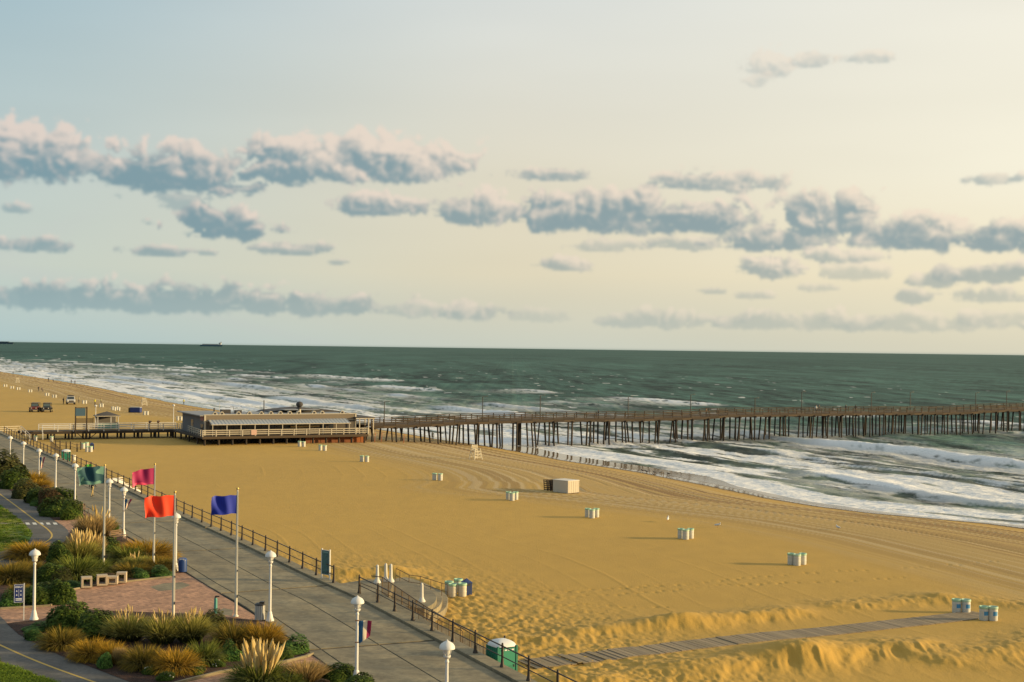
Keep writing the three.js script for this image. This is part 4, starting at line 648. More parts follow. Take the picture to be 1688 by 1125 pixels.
  mesh('air_unit', join([bx(1.6, 0.7, 1.1, 6.2, H + 0.35, fz - 5.6), bx(1.1, 0.55, 1.0, 8.6, H + 0.28, fz - 6.2)]), roofDark, t);
  mesh('antenna_array', join([0, 1, 2, 3].map((k) => bx(0.9, 0.06, 0.06, 7.4 + k * 0.8, H + 0.9 + 0.15 * (k % 2), fz - 8.5, 0.5 * k)).concat([cy(0.03, 0.03, 1, 6, 8.4, H + 0.5, fz - 8.5)])), darkMetal, t);
  // piles and bulkhead under the deck
  for (let i = 0; i < 13; i++) for (const z of [-0.5, -5, -11, -17, -23]) { const x = 0.5 + i * 2.36, g = groundAt(x, z); mesh('pile', cy(0.17, 0.19, -0.3 - g + 0.6, 8, x, (-0.3 + g - 0.6) / 2, z), pileMat[(i + (z | 0) + 30) % 3], t); }
  for (let i = 0; i < 12; i++) { const x0 = 18.3 + i * 0.92, g = groundAt(x0, -1.4); mesh('bulkhead_plank', bx(0.88, -0.38 - g + 0.5, 0.12, x0 + 0.45, (-0.38 + g - 0.5) / 2, -1.35 + 0.03 * (i % 2)), i > 8 ? std([0.30, 0.10, 0.03], 0.9) : rust, t); }
}
{ // white railing round the restaurant deck
  const t = rig('deck_railing', 'white three board railing around the front of restaurant deck', 'railing');
  fence(t, [v3(1.8, 0, -23.6), v3(0.05, 0, 0), v3(DECK_L, 0, 0), v3(DECK_L, 0, -3)], 1.12, creamWood, [[1.05, 0.12], [0.70, 0.11], [0.36, 0.11]], 2.25, 0.14);
  mesh('notice', bx(0.95, 0.85, 0.05, 8.75, 0.62, 0.10), std([0.52, 0.33, 0.26], 0.8), t);
}
{ // walkway from the promenade to the pier
  const t = rig('pier_walkway', 'timber walkway on dark piles leading from boardwalk to restaurant', 'walkway');
  for (let k = 0; k < 27; k++) mesh('deck_board', bx(0.96, 0.14, 4.2, -26 + k * 1.0 + 0.5, -0.09, -23.3), timber[k % 4], t);
  for (const z of [-21.3, -25.3]) mesh('stringer', bx(27, 0.32, 0.2, -12.5, -0.33, z), timber[1], t);
  for (let i = 0; i < 9; i++) for (const dx of [0, 0.55]) for (const z of [-21.5, -25.1]) { const x = -24 + i * 3 + dx, g = groundAt(x, z); mesh('pile', cy(0.16, 0.17, -0.4 - g + 0.5, 8, x, (-0.4 + g - 0.5) / 2, z), pileMat[(i + 1) % 3], t); }
  for (const s of [-1, 1]) mesh('brace', rod(v3(-15 + s * 0.2, -1.6, -21.3), v3(-15 + s * 1.6, -0.45, -21.3), 0.07, 6), pileMat[0], t);
  const r = rig('walkway_railing', 'white board railing along both sides of the pier walkway', 'railing');
  for (const z of [-21.2, -25.4]) fence(r, [v3(-22.5, 0, z), v3(z < -24 ? 1.5 : 0.9, 0, z)], 1.1, whiteWood, [[1.05, 0.10], [0.72, 0.10], [0.40, 0.10]], 2.6, 0.13);
  fence(r, [v3(-22.5, 0, -21.2), v3(-22.9, -1.1, -17.6)], 1.1, whiteWood, [[1.05, 0.10], [0.55, 0.10]], 2.0, 0.12);
  const q = rig('entrance_railing', 'short cream railing where boardwalk meets the pier walkway', 'railing');
  fence(q, [v3(-33.2, 0, -17.2), v3(-26.2, 0, -19.6)], 1.1, creamWood, [[1.05, 0.10], [0.72, 0.10], [0.40, 0.10]], 2.4, 0.13); fence(q, [v3(-26.2, 0, -19.6), v3(-25.2, -1.2, -16.2)], 1.1, whiteWood, [[1.05, 0.10], [0.6, 0.10]], 2.0, 0.12);
}
{ // things on the walkway
  const k = rig('ticket_kiosk', 'small ticket kiosk with dark hipped roof on the pier walkway', 'kiosk'), K = v3(-10.6, 0, -26.6);
  const roof = new THREE.ConeGeometry(3.1, 0.75, 4, 1).rotateY(Math.PI / 4).scale(1, 1, 0.72); mesh('roof', roof.translate(K.x, 2.75, K.z), roofDark, k); mesh('eave', bx(4.3, 0.14, 3.1, K.x, 2.33, K.z), creamWood, k);
  for (const [x, z] of [[-1.8, 1.2], [0.5, 1.2], [1.8, 1.2], [-1.8, -1.2], [1.8, -1.2]]) mesh('post', bx(0.14, 2.3, 0.14, K.x + x, 1.15, K.z + z), whiteWood, k);
  mesh('counter', bx(3.5, 0.95, 0.12, K.x, 0.5, K.z + 1.18), std([0.10, 0.26, 0.20], 0.8), k); mesh('back_wall', bx(3.6, 2.2, 0.1, K.x, 1.15, K.z - 1.18), std([0.12, 0.11, 0.10], 0.9), k); for (const s of [-1, 1]) mesh('side_panel', bx(0.1, 1.1, 2.2, K.x + s * 1.78, 0.58, K.z), std([0.14, 0.12, 0.1], 0.9), k);
  const s = rig('pier_sign', 'blue sign board on two tall dark posts before pier walkway', 'sign'); for (const x of [-17.0, -15.1]) mesh('post', bx(0.2, 5.2, 0.2, x, 1.6, -21.0), timber[1], s); mesh('board', bx(1.7, 1.35, 0.12, -16.2, 3.3, -20.85), std([0.035, 0.085, 0.13], 0.6), s); mesh('frame', bx(1.9, 0.12, 0.16, -16.2, 4.05, -20.85), timber[2], s);
  const h = rig('lattice_screen', 'brown slatted screen panels beside the kiosk', 'screen'); for (let i = 0; i < 10; i++) mesh('slat', bx(3.0, 0.1, 0.04, -14.6, 0.35 + i * 0.17, -26.0), timber[2], h); for (const x of [-16.1, -13.1]) mesh('post', bx(0.12, 2.1, 0.12, x, 1.05, -26.0), timber[1], h);
  [[-3.9, 'coin telescope nearer kiosk'], [-2.4, 'coin telescope nearer restaurant']].forEach(([x, l]) => { const v = rig('coin_telescope', 'dark ' + l + ' on the pier walkway', 'telescope', 'coin telescopes on the walkway'); mesh('stand', lathe([[0.2, 0], [0.18, 0.1], [0.06, 0.2], [0.06, 1.15]], 10).translate(x, 0, -22.2), darkMetal, v); mesh('head', join([new THREE.SphereGeometry(0.24, 12, 8).scale(1, 1, 1.2).translate(x, 1.38, -22.2), rod(v3(x, 1.42, -22.2), v3(x + 0.35, 1.46, -22.45), 0.1, 8)]), std([0.16, 0.08, 0.04], 0.5), v); });
  [[-12.7, 'left of the kiosk'], [1.2, 'beside the restaurant corner']].forEach(([x, l]) => { const v = rig('walkway_lamp', 'white lamp post on pier walkway ' + l, 'street lamp', 'white lamps on the pier walkway'); mesh('pole', cy(0.06, 0.09, 4.0, 8, x, 2, -25.9), white, v); mesh('head', lathe([[0.1, 0], [0.24, 0.12], [0.26, 0.2], [0.1, 0.36], [0, 0.4]], 12).translate(x, 3.95, -25.9), white, v); });
}
// the pier itself: near edge surveyed from the photograph, deck rising gently seaward
{
  const A = at(612, 705, 0.95), B0 = at(1685, 713, SEA), dir = v3(B0.x - A.x, 0, B0.z - A.z), LEN = dir.length() + 26; dir.normalize(); const away = v3(dir.z, 0, -dir.x); if (away.z > 0) away.negate();
  const turn = Math.atan2(-dir.z, dir.x), t = thing('fishing_pier', 'long timber fishing pier on dark piles running out over the surf', 'pier', v3(A.x, 0, A.z), turn);
  // height of the top rail over the level, by distance along, read off its line in the photograph
  const tab = [[607, 692], [708, 689], [763, 685.6], [861, 683.3], [926, 681.7], [1037, 681.5], [1150, 679], [1212, 675], [1344, 673.8], [1448, 672.4], [1588, 672], [1657, 668], [1700, 666.8], [1830, 664]].map(([px, py]) => { // ray meets the vertical plane of the pier's near edge
    const d = camFwd.clone().multiplyScalar(F).addScaledVector(camRight, px - 844).addScaledVector(camUp, 562.5 - py), n = away, k = (A.x * n.x + A.z * n.z) / (d.x * n.x + d.z * n.z), p = d.multiplyScalar(k); return [(p.x - A.x) * dir.x + (p.z - A.z) * dir.z, p.y + EYE]; });
  const top = (u) => lookup(tab, u)[0] + 0.03 * Math.sin(u * 0.7), dk = (u) => top(u) - 1.12, Wd = 6.4;
  const gr = (u, w) => { const x = A.x + dir.x * u + away.x * w, z = A.z + dir.z * u + away.z * w; return Math.max(sandHeight(x, -z), SEA - 1.5); };
  const n = Math.floor(LEN / 2.45);
  for (let i = 0; i < n; i++) { // deck bays and rails
    const u0 = i * 2.45, u1 = u0 + 2.45, a = dk(u0), b = dk(u1), m = timber[i % 4];
    mesh('deck_bay', bar(v3(u0, a - 0.1, -Wd / 2), v3(u1, b - 0.1, -Wd / 2), Wd, 0.16), m, t);
    for (const z of [0.02, -Wd]) { mesh('stringer', bar(v3(u0, a - 0.36, z), v3(u1, b - 0.36, z), 0.16, 0.42), timber[(i + 1) % 4], t); for (const [h, w] of [[1.08, 0.13], [0.74, 0.14], [0.42, 0.14], [0.12, 0.12]]) mesh('rail', bar(v3(u0, a + h, z), v3(u1, b + h, z), h > 1 ? 0.2 : 0.05, w), timber[(i + (h * 7 | 0)) % 4], t); mesh('rail_post', bx(0.13, 1.35, 0.13, u0, a + 0.42, z + (z > -1 ? -0.08 : 0.08)), timber[1], t); }
  }
  const r = rng(31);
  for (let i = 0; i * 4.3 < LEN; i++) { const u = 0.6 + i * 4.3, y = dk(u) - 0.55; mesh('pile_cap', bx(0.32, 0.34, Wd + 0.8, u, y, -Wd / 2), timber[1], t); for (const w of [0.1, 1.3, 3.2, 5.1, 6.3]) { if (r() < 0.12) continue; const g = gr(u, w) - 0.8, rake = (r() - 0.5) * 1.3, rz = (r() - 0.5) * 0.5; mesh('pile', rod(v3(u + (r() - 0.5) * 0.5, y + 0.1, -w), v3(u + rake, g, -w + rz), 0.15 + 0.04 * r(), 7), pileMat[(r() * 3) | 0], t); } }
  // light poles
  [635, 797, 892, 1037, 1140, 1246, 1323, 1438, 1502, 1610, 1661].forEach((px, i) => { const q = camFwd.clone().multiplyScalar(F).addScaledVector(camRight, px - 844), k = ((A.x + away.x * 0.4) * away.x + (A.z + away.z * 0.4) * away.z) / (q.x * away.x + q.z * away.z), p = q.multiplyScalar(k), u = (p.x - A.x) * dir.x + (p.z - A.z) * dir.z, h = [4.2, 4.6, 4.6, 4.4, 4.6, 3.4, 4.8, 4.5, 4.6, 4.4, 4.4][i]; const l = thing('pier_light_pole', 'thin dark light pole on pier, ' + ['first', 'second', 'third', 'fourth', 'fifth', 'sixth and shortest', 'seventh', 'eighth', 'ninth', 'tenth', 'eleventh'][i] + ' out from restaurant', 'light pole', v3(A.x + dir.x * u + away.x * 0.4, dk(u), A.z + dir.z * u + away.z * 0.4), turn, 'light poles on the pier'); mesh('pole', cy(0.07, 0.10, h, 8, 0, h / 2, 0), i === 5 ? timber[2] : darkMetal, l); mesh('arm', join([rod(v3(0, h - 0.05, 0), v3(0.8, h + 0.1, 0), 0.035, 6), bx(0.4, 0.09, 0.18, 0.9, h + 0.09, 0)]), darkMetal, l); });
  globalThis.pierSpot = (px, w = 1.0) => { const q = camFwd.clone().multiplyScalar(F).addScaledVector(camRight, px - 844), k = ((A.x + away.x * w) * away.x + (A.z + away.z * w) * away.z) / (q.x * away.x + q.z * away.z), p = q.multiplyScalar(k), u = (p.x - A.x) * dir.x + (p.z - A.z) * dir.z; return v3(A.x + dir.x * u + away.x * w, dk(u) - 0.02, A.z + dir.z * u + away.z * w); };
  // red marker stakes near the restaurant
  [[617, 731], [628, 730], [665, 731]].forEach(([px, py], i) => { const p = at(px, py, SAND - 0.3); p.y = sandHeight(p.x, -p.z) - 0.1; const s = thing('marker_stake', ['leftmost', 'middle', 'rightmost'][i] + ' thin red orange stake in sand under the pier', 'stake', p, 0, 'red stakes under the pier'); mesh('shaft', rod(v3(0, 0, 0), v3(0.15, 1.7, 0), 0.045, 6), std([0.42, 0.08, 0.02], 0.8), s); mesh('tip', cy(0.05, 0.05, 0.15, 6, 0.155, 1.72, 0), std([0.5, 0.12, 0.03], 0.8), s); });
}
// ---------------------------------------------------------------- ramp down to the sand
const onSand = (px, py, y0 = SAND) => { let p = at(px, py, y0); for (let i = 0; i < 4; i++) { p = at(px, py, sandHeight(p.x, -p.z)); } p.y = sandHeight(p.x, -p.z); return p; };
function slabPx(pts, y, depth) { const sh = new THREE.Shape(pts.map(([a, b]) => P2(at(a, b, y)))); const g = new THREE.ExtrudeGeometry(sh, { depth, bevelEnabled: true, bevelThickness: 0.02, bevelSize: 0.02, bevelSegments: 1 }).rotateX(-Math.PI / 2).translate(0, y - depth, 0); const p = g.attributes.position, uv = g.attributes.uv; for (let i = 0; i < p.count; i++) uv.setXY(i, p.getX(i), p.getZ(i) + p.getY(i)); return g; }
{
  const arc = (dx) => smooth([[640, 958], [668, 960 - dx * 0.4], [700 + dx * 0.6, 969 - dx * 0.1], [719 + dx, 984], [716 + dx, 994 + dx * 0.5], [700 + dx * 0.7, 1004 + dx * 0.8]], 5);
  structure('ramp_landing', slabPx([[556, 964], [583, 978], [640, 1006], [700, 1037], [712, 1030], [668, 1000], [640, 985], [648, 962], [628, 955], [600, 957]], -0.03, 1.7), concretes[0]);
  structure('ramp_terrace', slabPx([...arc(0), [668, 1000], [640, 985]], -0.55, 1.2), concretes[1]);
  structure('ramp_step', slabPx([...arc(9), [672, 1008], [640, 990]], -0.85, 0.9), concretes[2]);
  structure('ramp_step_001', slabPx([...arc(18), [676, 1014], [640, 994]], -1.15, 0.6), concretes[2]);
  structure('ramp_slope', (() => { const q = [[at(672, 1004, -0.30), at(700, 1034, -0.30)], [at(838, 1090, -1.35), at(800, 1093, -1.35)]]; const pos = []; const [a, b] = q[0], [d, c] = q[1]; for (const p of [a, b, c, a, c, d]) pos.push(p.x, p.y, p.z); const g = new THREE.BufferGeometry(); g.setAttribute('position', new THREE.Float32BufferAttribute(pos, 3)); g.setAttribute('uv', new THREE.Float32BufferAttribute(pos.filter((_, i) => i % 3 !== 1), 2)); g.computeVertexNormals(); return g; })(), concretes[3]);
  const brown = std([0.12, 0.075, 0.035], 0.7), thin = std([0.10, 0.065, 0.035], 0.7);
  const t = thing('ramp_railing', 'brown picket railing on outer side of the beach ramp', 'railing');
  const tops = [at(630, 952, 1.0), at(704, 1002, 0.62), at(775, 1044, 0.1), at(806, 1062, -0.15)];
  for (let i = 0; i + 1 < tops.length; i++) { const a = tops[i], b = tops[i + 1], L = a.distanceTo(b), n = Math.round(L / 0.15); mesh('rail', rod(a, b, 0.03, 6), brown, t); mesh('rail', rod(a.clone().setY(a.y - 0.95), b.clone().setY(b.y - 0.95), 0.022, 6), brown, t); for (let k = 0; k <= n; k++) { const p = a.clone().lerp(b, k / n), big = k % 9 === 0; mesh(big ? 'post' : 'picket', rod(p, p.clone().setY(p.y - (big ? 1.15 : 0.95)), big ? 0.032 : 0.011, 5), big ? brown : thin, t); } }
  const a0 = at(612, 950, 1.0); mesh('rail', rod(tops[0], a0, 0.03, 6), brown, t);
  const h = thing('terrace_handrail', 'thin brown handrail curving round far side of ramp terrace', 'handrail');
  const hp = [[652.5, 960], [659, 963], [674, 971], [692.5, 973.5], [710, 979], [728, 985], [738, 988]].map(([x, y], i) => at(x, y, -0.8 - i * 0.08)); hp.forEach((p, i) => { mesh('post', rod(p.clone().setY(p.y - 0.4), p.clone().setY(p.y + 0.95), 0.025, 5), brown, h); if (i) for (const k of [0.93, 0.45]) mesh('rail', rod(hp[i - 1].clone().setY(hp[i - 1].y + k), p.clone().setY(p.y + k), 0.022, 5), brown, h); });
  const inner = thing('inner_handrail', 'low thin handrail between bronze railing and beach ramp', 'handrail'), ip = [[594, 984], [620, 995], [652, 1011], [690, 1030], [728, 1050], [762, 1067]].map(([x, y], i) => at(x, y, -0.02 - i * 0.1)); ip.forEach((p, i) => { mesh('post', rod(p, p.clone().setY(p.y + 0.85), 0.02, 5), brown, inner); if (i) mesh('rail', rod(ip[i - 1].clone().setY(ip[i - 1].y + 0.84), p.clone().setY(p.y + 0.84), 0.022, 5), brown, inner); });
  const bg = lathe([[0.24, 0], [0.24, 0.08], [0.15, 0.2], [0.115, 0.34], [0.095, 1.0], [0.075, 1.04], [0.095, 1.09], [0.06, 1.17], [0, 1.19]], 14), Bw = std([0.56, 0.53, 0.46], 0.6);
  [[621.6, 961.5, 0, 'nearest the gap in railing'], [635.6, 959, 0, 'left of the pair behind picket railing'], [644, 960, 0, 'right of the pair behind picket railing'], [695, 993, -0.55, 'standing alone on lower terrace']].forEach(([x, y, e, l]) => { const b = thing('bollard', 'white round bollard ' + l, 'bollard', at(x, y, e), 0, 'white bollards on the ramp'); mesh('shaft', bg, Bw, b); mesh('ring', cy(0.10, 0.10, 0.05, 12, 0, 1.02, 0), whiteRough, b); });
}
// ---------------------------------------------------------------- litter drums
const drumWhite = std([0.50, 0.49, 0.43], 0.6), drumGreen = std([0.32, 0.50, 0.33], 0.6), drumCream = std([0.52, 0.47, 0.36], 0.6), stickerBlue = std([0.04, 0.22, 0.42], 0.6), bagMat = std([0.40, 0.54, 0.38], 0.7);
const drumBody = lathe([[0.27, 0], [0.285, 0.02], [0.285, 0.28], [0.297, 0.30], [0.297, 0.33], [0.285, 0.35], [0.285, 0.58], [0.297, 0.60], [0.297, 0.63], [0.285, 0.65], [0.285, 0.80]], 18), drumRim = lathe([[0.287, 0.74], [0.31, 0.76], [0.315, 0.87], [0.29, 0.90], [0.24, 0.89], [0.22, 0.80]], 18);
function drum(p, label, o = {}) {
  const t = thing('litter_drum', label, 'trash drum', p, hash(p.x * 10, p.z * 10) * 6, 'white litter drums on the beach');
  mesh('body', drumBody, o.cream ? drumCream : drumWhite, t); mesh('bag_rim', drumRim, o.white ? drumWhite : o.k ? bagMat : drumGreen, t); if (o.sticker) { const s = mesh('sticker', new THREE.CylinderGeometry(0.291, 0.291, 0.26, 8, 1, true, -0.55, 1.1).translate(0, 0.46, 0), stickerBlue, t); t.rotation.y = 0.25; }
  return t;
}
const SIDE = ['left', 'right'], SIDE3 = ['left', 'front', 'right'];
const pairAt = (px, py, sep, where, o) => SIDE.forEach((s, i) => { const p = onSand(px + (i - 0.5) * sep, py + (i ? 0 : -0.6)); drum(p, s + ' white drum of the pair ' + where, { ...o, k: i }); });
const trioAt = (px, py, sep, where, o) => SIDE3.forEach((s, i) => { const p = onSand(px + (i - 1) * sep, py - (i === 1 ? 0 : 1.6)); drum(p, s + ' white drum of the trio ' + where, { ...o, k: i % 2 }); });
pairAt(497, 737, 7, 'just below restaurant deck'); pairAt(531.5, 743.5, 7.5, 'second nearest restaurant deck'); pairAt(600.5, 762, 8.5, 'left of lifeguard stand'); pairAt(721, 792.5, 9.5, 'between lifeguard stand and white container');
trioAt(844, 825.8, 6, 'left of white container'); trioAt(976, 854.6, 7, 'right of and below white container'); trioAt(1130.5, 889.6, 8, 'in middle of open sand'); trioAt(1314, 932.6, 9.5, 'nearest the sand banks');
pairAt(1585, 1011, 15.5, 'on far side of plank path end', { sticker: 1 }); pairAt(1630, 1023.5, 15, 'on near side of plank path end', { sticker: 1 });
[[746, 984.5, 'front left'], [762, 983, 'front right'], [740, 980, 'rear left'], [755, 978, 'rear middle']].forEach(([x, y, s]) => drum(onSand(x, y), s + ' cream drum of cluster below the ramp handrail', { cream: 1 }));
[[8, 638, 'first'], [19, 641, 'second'], [29.5, 643, 'third'], [49, 647, 'fourth'], [77, 653, 'fifth'], [89, 656, 'sixth']].forEach(([x, y, n]) => SIDE.forEach((s, i) => drum(onSand(x + (i - 0.5) * 4, y), s + ' drum of ' + n + ' pair from left in far row', { white: 1 })));
SIDE.forEach((s, i) => drum(onSand(136.5 + i * 4.5, 666), s + ' drum right of the white truck', { white: 1 })); SIDE.forEach((s, i) => drum(onSand(164.5 + i * 4, 671.6), s + ' drum beside standing yellow shirted figures', { white: 1 }));
['first', 'second', 'third', 'fourth'].forEach((s, i) => drum(onSand(185 + i * 3.6, 676.5 + (i % 2)), s + ' drum of four left of blue tarpaulin', { white: 1 })); SIDE.forEach((s, i) => drum(onSand(237.5 + i * 5, 684.6), s + ' drum right of blue tarpaulin', { white: 1 })); SIDE.forEach((s, i) => drum(onSand(292.5 + i * 5.5, 693.6), s + ' drum behind restaurant left corner', { white: 1 }));
[[136.5, 740, 'rear left'], [142.5, 738.5, 'rear middle'], [143, 745.5, 'front left'], [149, 745.5, 'front right']].forEach(([x, y, s]) => drum(onSand(x, y), s + ' drum of cluster at end of far dark fence', {})); drum(onSand(84.5, 728.5), 'single pale green topped drum below pier walkway'); drum(onSand(57.8, 727.7), 'single pale drum at foot of entrance railing'); drum(onSand(121, 761), 'single white drum right of the far green toilet', { white: 1 });
{ // two dark blue covered bins
  const blue = std([0.012, 0.03, 0.11], 0.55); [[769, 981.5, 'beside cream drums below ramp'], [151, 741.5, 'behind far drum cluster']].forEach(([x, y, l]) => { const t = thing('recycling_bin', 'dark blue peaked recycling bin ' + l, 'recycling bin', onSand(x, y), 0.4, 'blue bins on the sand'); mesh('body', rbx(0.6, 0.85, 0.6, 0.03, 0, 0.43, 0), blue, t); mesh('lid', new THREE.ConeGeometry(0.48, 0.28, 4).rotateY(Math.PI / 4).translate(0, 1.0, 0), blue, t); mesh('slot', bx(0.3, 0.12, 0.03, 0, 0.72, 0.305), darkMetal, t); });
}
// ---------------------------------------------------------------- portable toilets
function toilet(p, turn, label) {
  const t = thing('portable_toilet', label, 'portable toilet', p, turn, 'green portable toilets'), g1 = std([0.012, 0.20, 0.125], 0.5), g2 = std([0.01, 0.155, 0.10], 0.5), tr = std([0.62, 0.62, 0.6], 0.6);
  mesh('base', rbx(1.18, 0.16, 1.18, 0.03, 0, 0.08, 0), std([0.05, 0.05, 0.05], 0.8), t);
  for (const [x, z, r] of [[-0.55, 0, 0], [0.55, 0, 0], [0, -0.55, 1]]) { const w = mesh('wall', r ? bx(1.08, 1.85, 0.05, x, 1.07, z) : bx(0.05, 1.85, 1.14, x, 1.07, z), g2, t); for (let k = -2; k <= 2; k++) mesh('rib', r ? bx(0.06, 1.75, 0.03, x + k * 0.2, 1.07, z - 0.035) : bx(0.03, 1.75, 0.06, x + Math.sign(x) * 0.035, 1.07, z + k * 0.2), g2, w); }
  const d = mesh('door', rbx(0.96, 1.78, 0.05, 0.02, 0, 1.06, 0.55), g1, t); mesh('door_panel', bx(0.66, 0.75, 0.02, 0, 0.7, 0.58), g2, d); mesh('latch', bx(0.05, 0.12, 0.04, 0.38, 1.05, 0.59), darkMetal, d); for (let k = 0; k < 4; k++) mesh('vent', bx(0.14, 0.07, 0.02, -0.3 + k * 0.2, 1.86, 0.585), tr, d);
  for (const s of [-1, 1]) mesh('corner_post', bx(0.09, 1.9, 0.09, s * 0.54, 1.1, 0.56), g2, t);
  mesh('roof', (() => { const g = new THREE.SphereGeometry(1, 20, 8, 0, 6.2832, 0, Math.PI / 2).scale(0.62, 0.32, 0.62); const p2 = g.attributes.position; for (let i = 0; i < p2.count; i++) { const x = p2.getX(i), z = p2.getZ(i), k = Math.max(Math.abs(x), Math.abs(z)) / (Math.hypot(x, z) || 1); p2.setX(i, x / mixn(1, k, 0.75)); p2.setZ(i, z / mixn(1, k, 0.75)); } g.computeVertexNormals(); return g.translate(0, 2.0, 0); })(), tr, t); mesh('vent_pipe', cy(0.05, 0.05, 0.32, 8, 0.42, 2.2, -0.4), darkMetal, t);
}
{ const p = at(826, 1131, -1.55); toilet(p.setY(sandHeight(p.x, -p.z) - 0.02), 0.55, 'green portable toilet with white domed roof behind near railing'); const q = at(108, 769, -1.5); toilet(q.setY(sandHeight(q.x, -q.z)), 0.3, 'distant green portable toilet behind railing near pier walkway'); }
// ---------------------------------------------------------------- plank path over the sand
{
  const t = thing('plank_path', 'long weathered timber plank path crossing the sand between banks', 'plank path'), a = at(868, 1098, SAND), b = at(1622, 1014, SAND), L = a.distanceTo(b), n = Math.round(L / 0.36), d = b.clone().sub(a).normalize(), ry = Math.atan2(-d.z, d.x), m = [[0.24, 0.185, 0.115], [0.20, 0.155, 0.10], [0.275, 0.21, 0.13], [0.22, 0.17, 0.10]].map((c) => std(c, 0.95, { bumpMap: grainBump, bumpScale: 0.01 })), g = bx(0.325, 0.05, 2.15);
  for (let k = 0; k < n; k++) { const p = a.clone().lerp(b, (k + 0.5) / n), q = mesh('plank', g, m[Math.floor(hash(k, 8) * 4)], t); const e = (o) => sandHeight(p.x + o * d.z, -(p.z - o * d.x)); q.position.set(p.x, Math.min(Math.max(e(0), e(0.9), e(-0.9)) + 0.03, SAND + 0.22), p.z); q.rotation.y = ry + (hash(k, 9) - 0.5) * 0.03; }
}
// ---------------------------------------------------------------- container, pallets, lifeguard chairs
{
  const p0 = onSand(936.1, 814.4), pr = onSand(954.7, 813.5), pl = onSand(922.4, 810), ex = pr.clone().sub(p0).setY(0), w = ex.length(), dp = 2.5, t = thing('storage_box', 'large off white storage box standing on open sand', 'storage box', p0.clone().setY(p0.y - 0.02), Math.atan2(-ex.z, ex.x)), m = std([0.52, 0.45, 0.35], 0.8, { bumpMap: grainBump, bumpScale: 0.02 });
  mesh('body', rbx(w, 1.42, dp, 0.03, w / 2, 0.75, -dp / 2), m, t); mesh('lid', rbx(w + 0.06, 0.10, dp + 0.06, 0.03, w / 2, 1.49, -dp / 2), std([0.60, 0.55, 0.47], 0.8), t); for (let k = 0; k < 5; k++) mesh('panel_seam', bx(0.02, 1.35, 0.02, w * (k + 0.5) / 5, 0.75, 0.008), std([0.42, 0.36, 0.28], 0.9), t); mesh('skid', bx(w, 0.08, dp, w / 2, 0.03, -dp / 2), timber[1], t);
  for (let k = 0; k < 4; k++) { const q = onSand(904.5 + k * 4.6, 808.5 + k * 0.7), s = thing('wooden_pallet', ['leftmost', 'second', 'third', 'rightmost'][k] + ' brown slatted pallet leaning beside white storage box', 'pallet', q, 0.4 + k * 0.12, 'pallets beside the storage box'); const g = new THREE.Group(); for (let i = 0; i < 6; i++) { const b = mesh('slat', bx(1.25, 0.12, 0.03, 0, 0.12 + i * 0.22, 0.05), timber[i % 4], s); b.rotation.x = -0.18; b.position.y = -0.0; } for (const x of [-0.56, 0, 0.56]) { const b = mesh('stringer', bx(0.06, 1.28, 0.1, x, 0.66, -0.02), timber[1], s); b.rotation.x = -0.18; } }
  const chair = (px, py, turn, label) => { const s = thing('lifeguard_chair', label, 'lifeguard chair', onSand(px, py), turn, 'white lifeguard chairs'), W = std([0.50, 0.45, 0.34], 0.8); for (const x of [-1, 1]) { mesh('leg', bar(v3(x * 0.75, 0, 0.6), v3(x * 0.5, 1.7, 0.35), 0.1, 0.1), W, s); mesh('leg', bar(v3(x * 0.75, 0, -0.7), v3(x * 0.5, 2.3, -0.35), 0.1, 0.1), W, s); mesh('arm', bx(0.1, 0.08, 0.9, x * 0.5, 1.66, 0), W, s); mesh('brace', bar(v3(x * 0.73, 0.25, 0.55), v3(x * 0.6, 1.25, -0.5), 0.07, 0.07), W, s); } for (const [y, z] of [[0.4, 0.56], [0.85, 0.5], [0.4, -0.62], [1.2, 0.42]]) mesh('rung', bx(1.4 - y * 0.25, 0.09, 0.06, 0, y, z), W, s); mesh('brace', bar(v3(-0.7, 0.2, 0.6), v3(0.62, 1.1, 0.47), 0.07, 0.06), W, s); for (let k = 0; k < 4; k++) mesh('seat_slat', bx(1.0, 0.05, 0.16, 0, 1.32, -0.28 + k * 0.19), W, s); for (let k = 0; k < 4; k++) mesh('back_slat', bx(1.0, 0.12, 0.04, 0, 1.5 + k * 0.22, -0.36), W, s); };
  chair(784.5, 758, 0.7, 'white timber lifeguard chair on sand right of restaurant'); chair(237.5, 669.5, 0.5, 'distant lifeguard chair near water above blue tarpaulin'); chair(28.5, 632, 0.5, 'farthest lifeguard chair near water at far left');
}
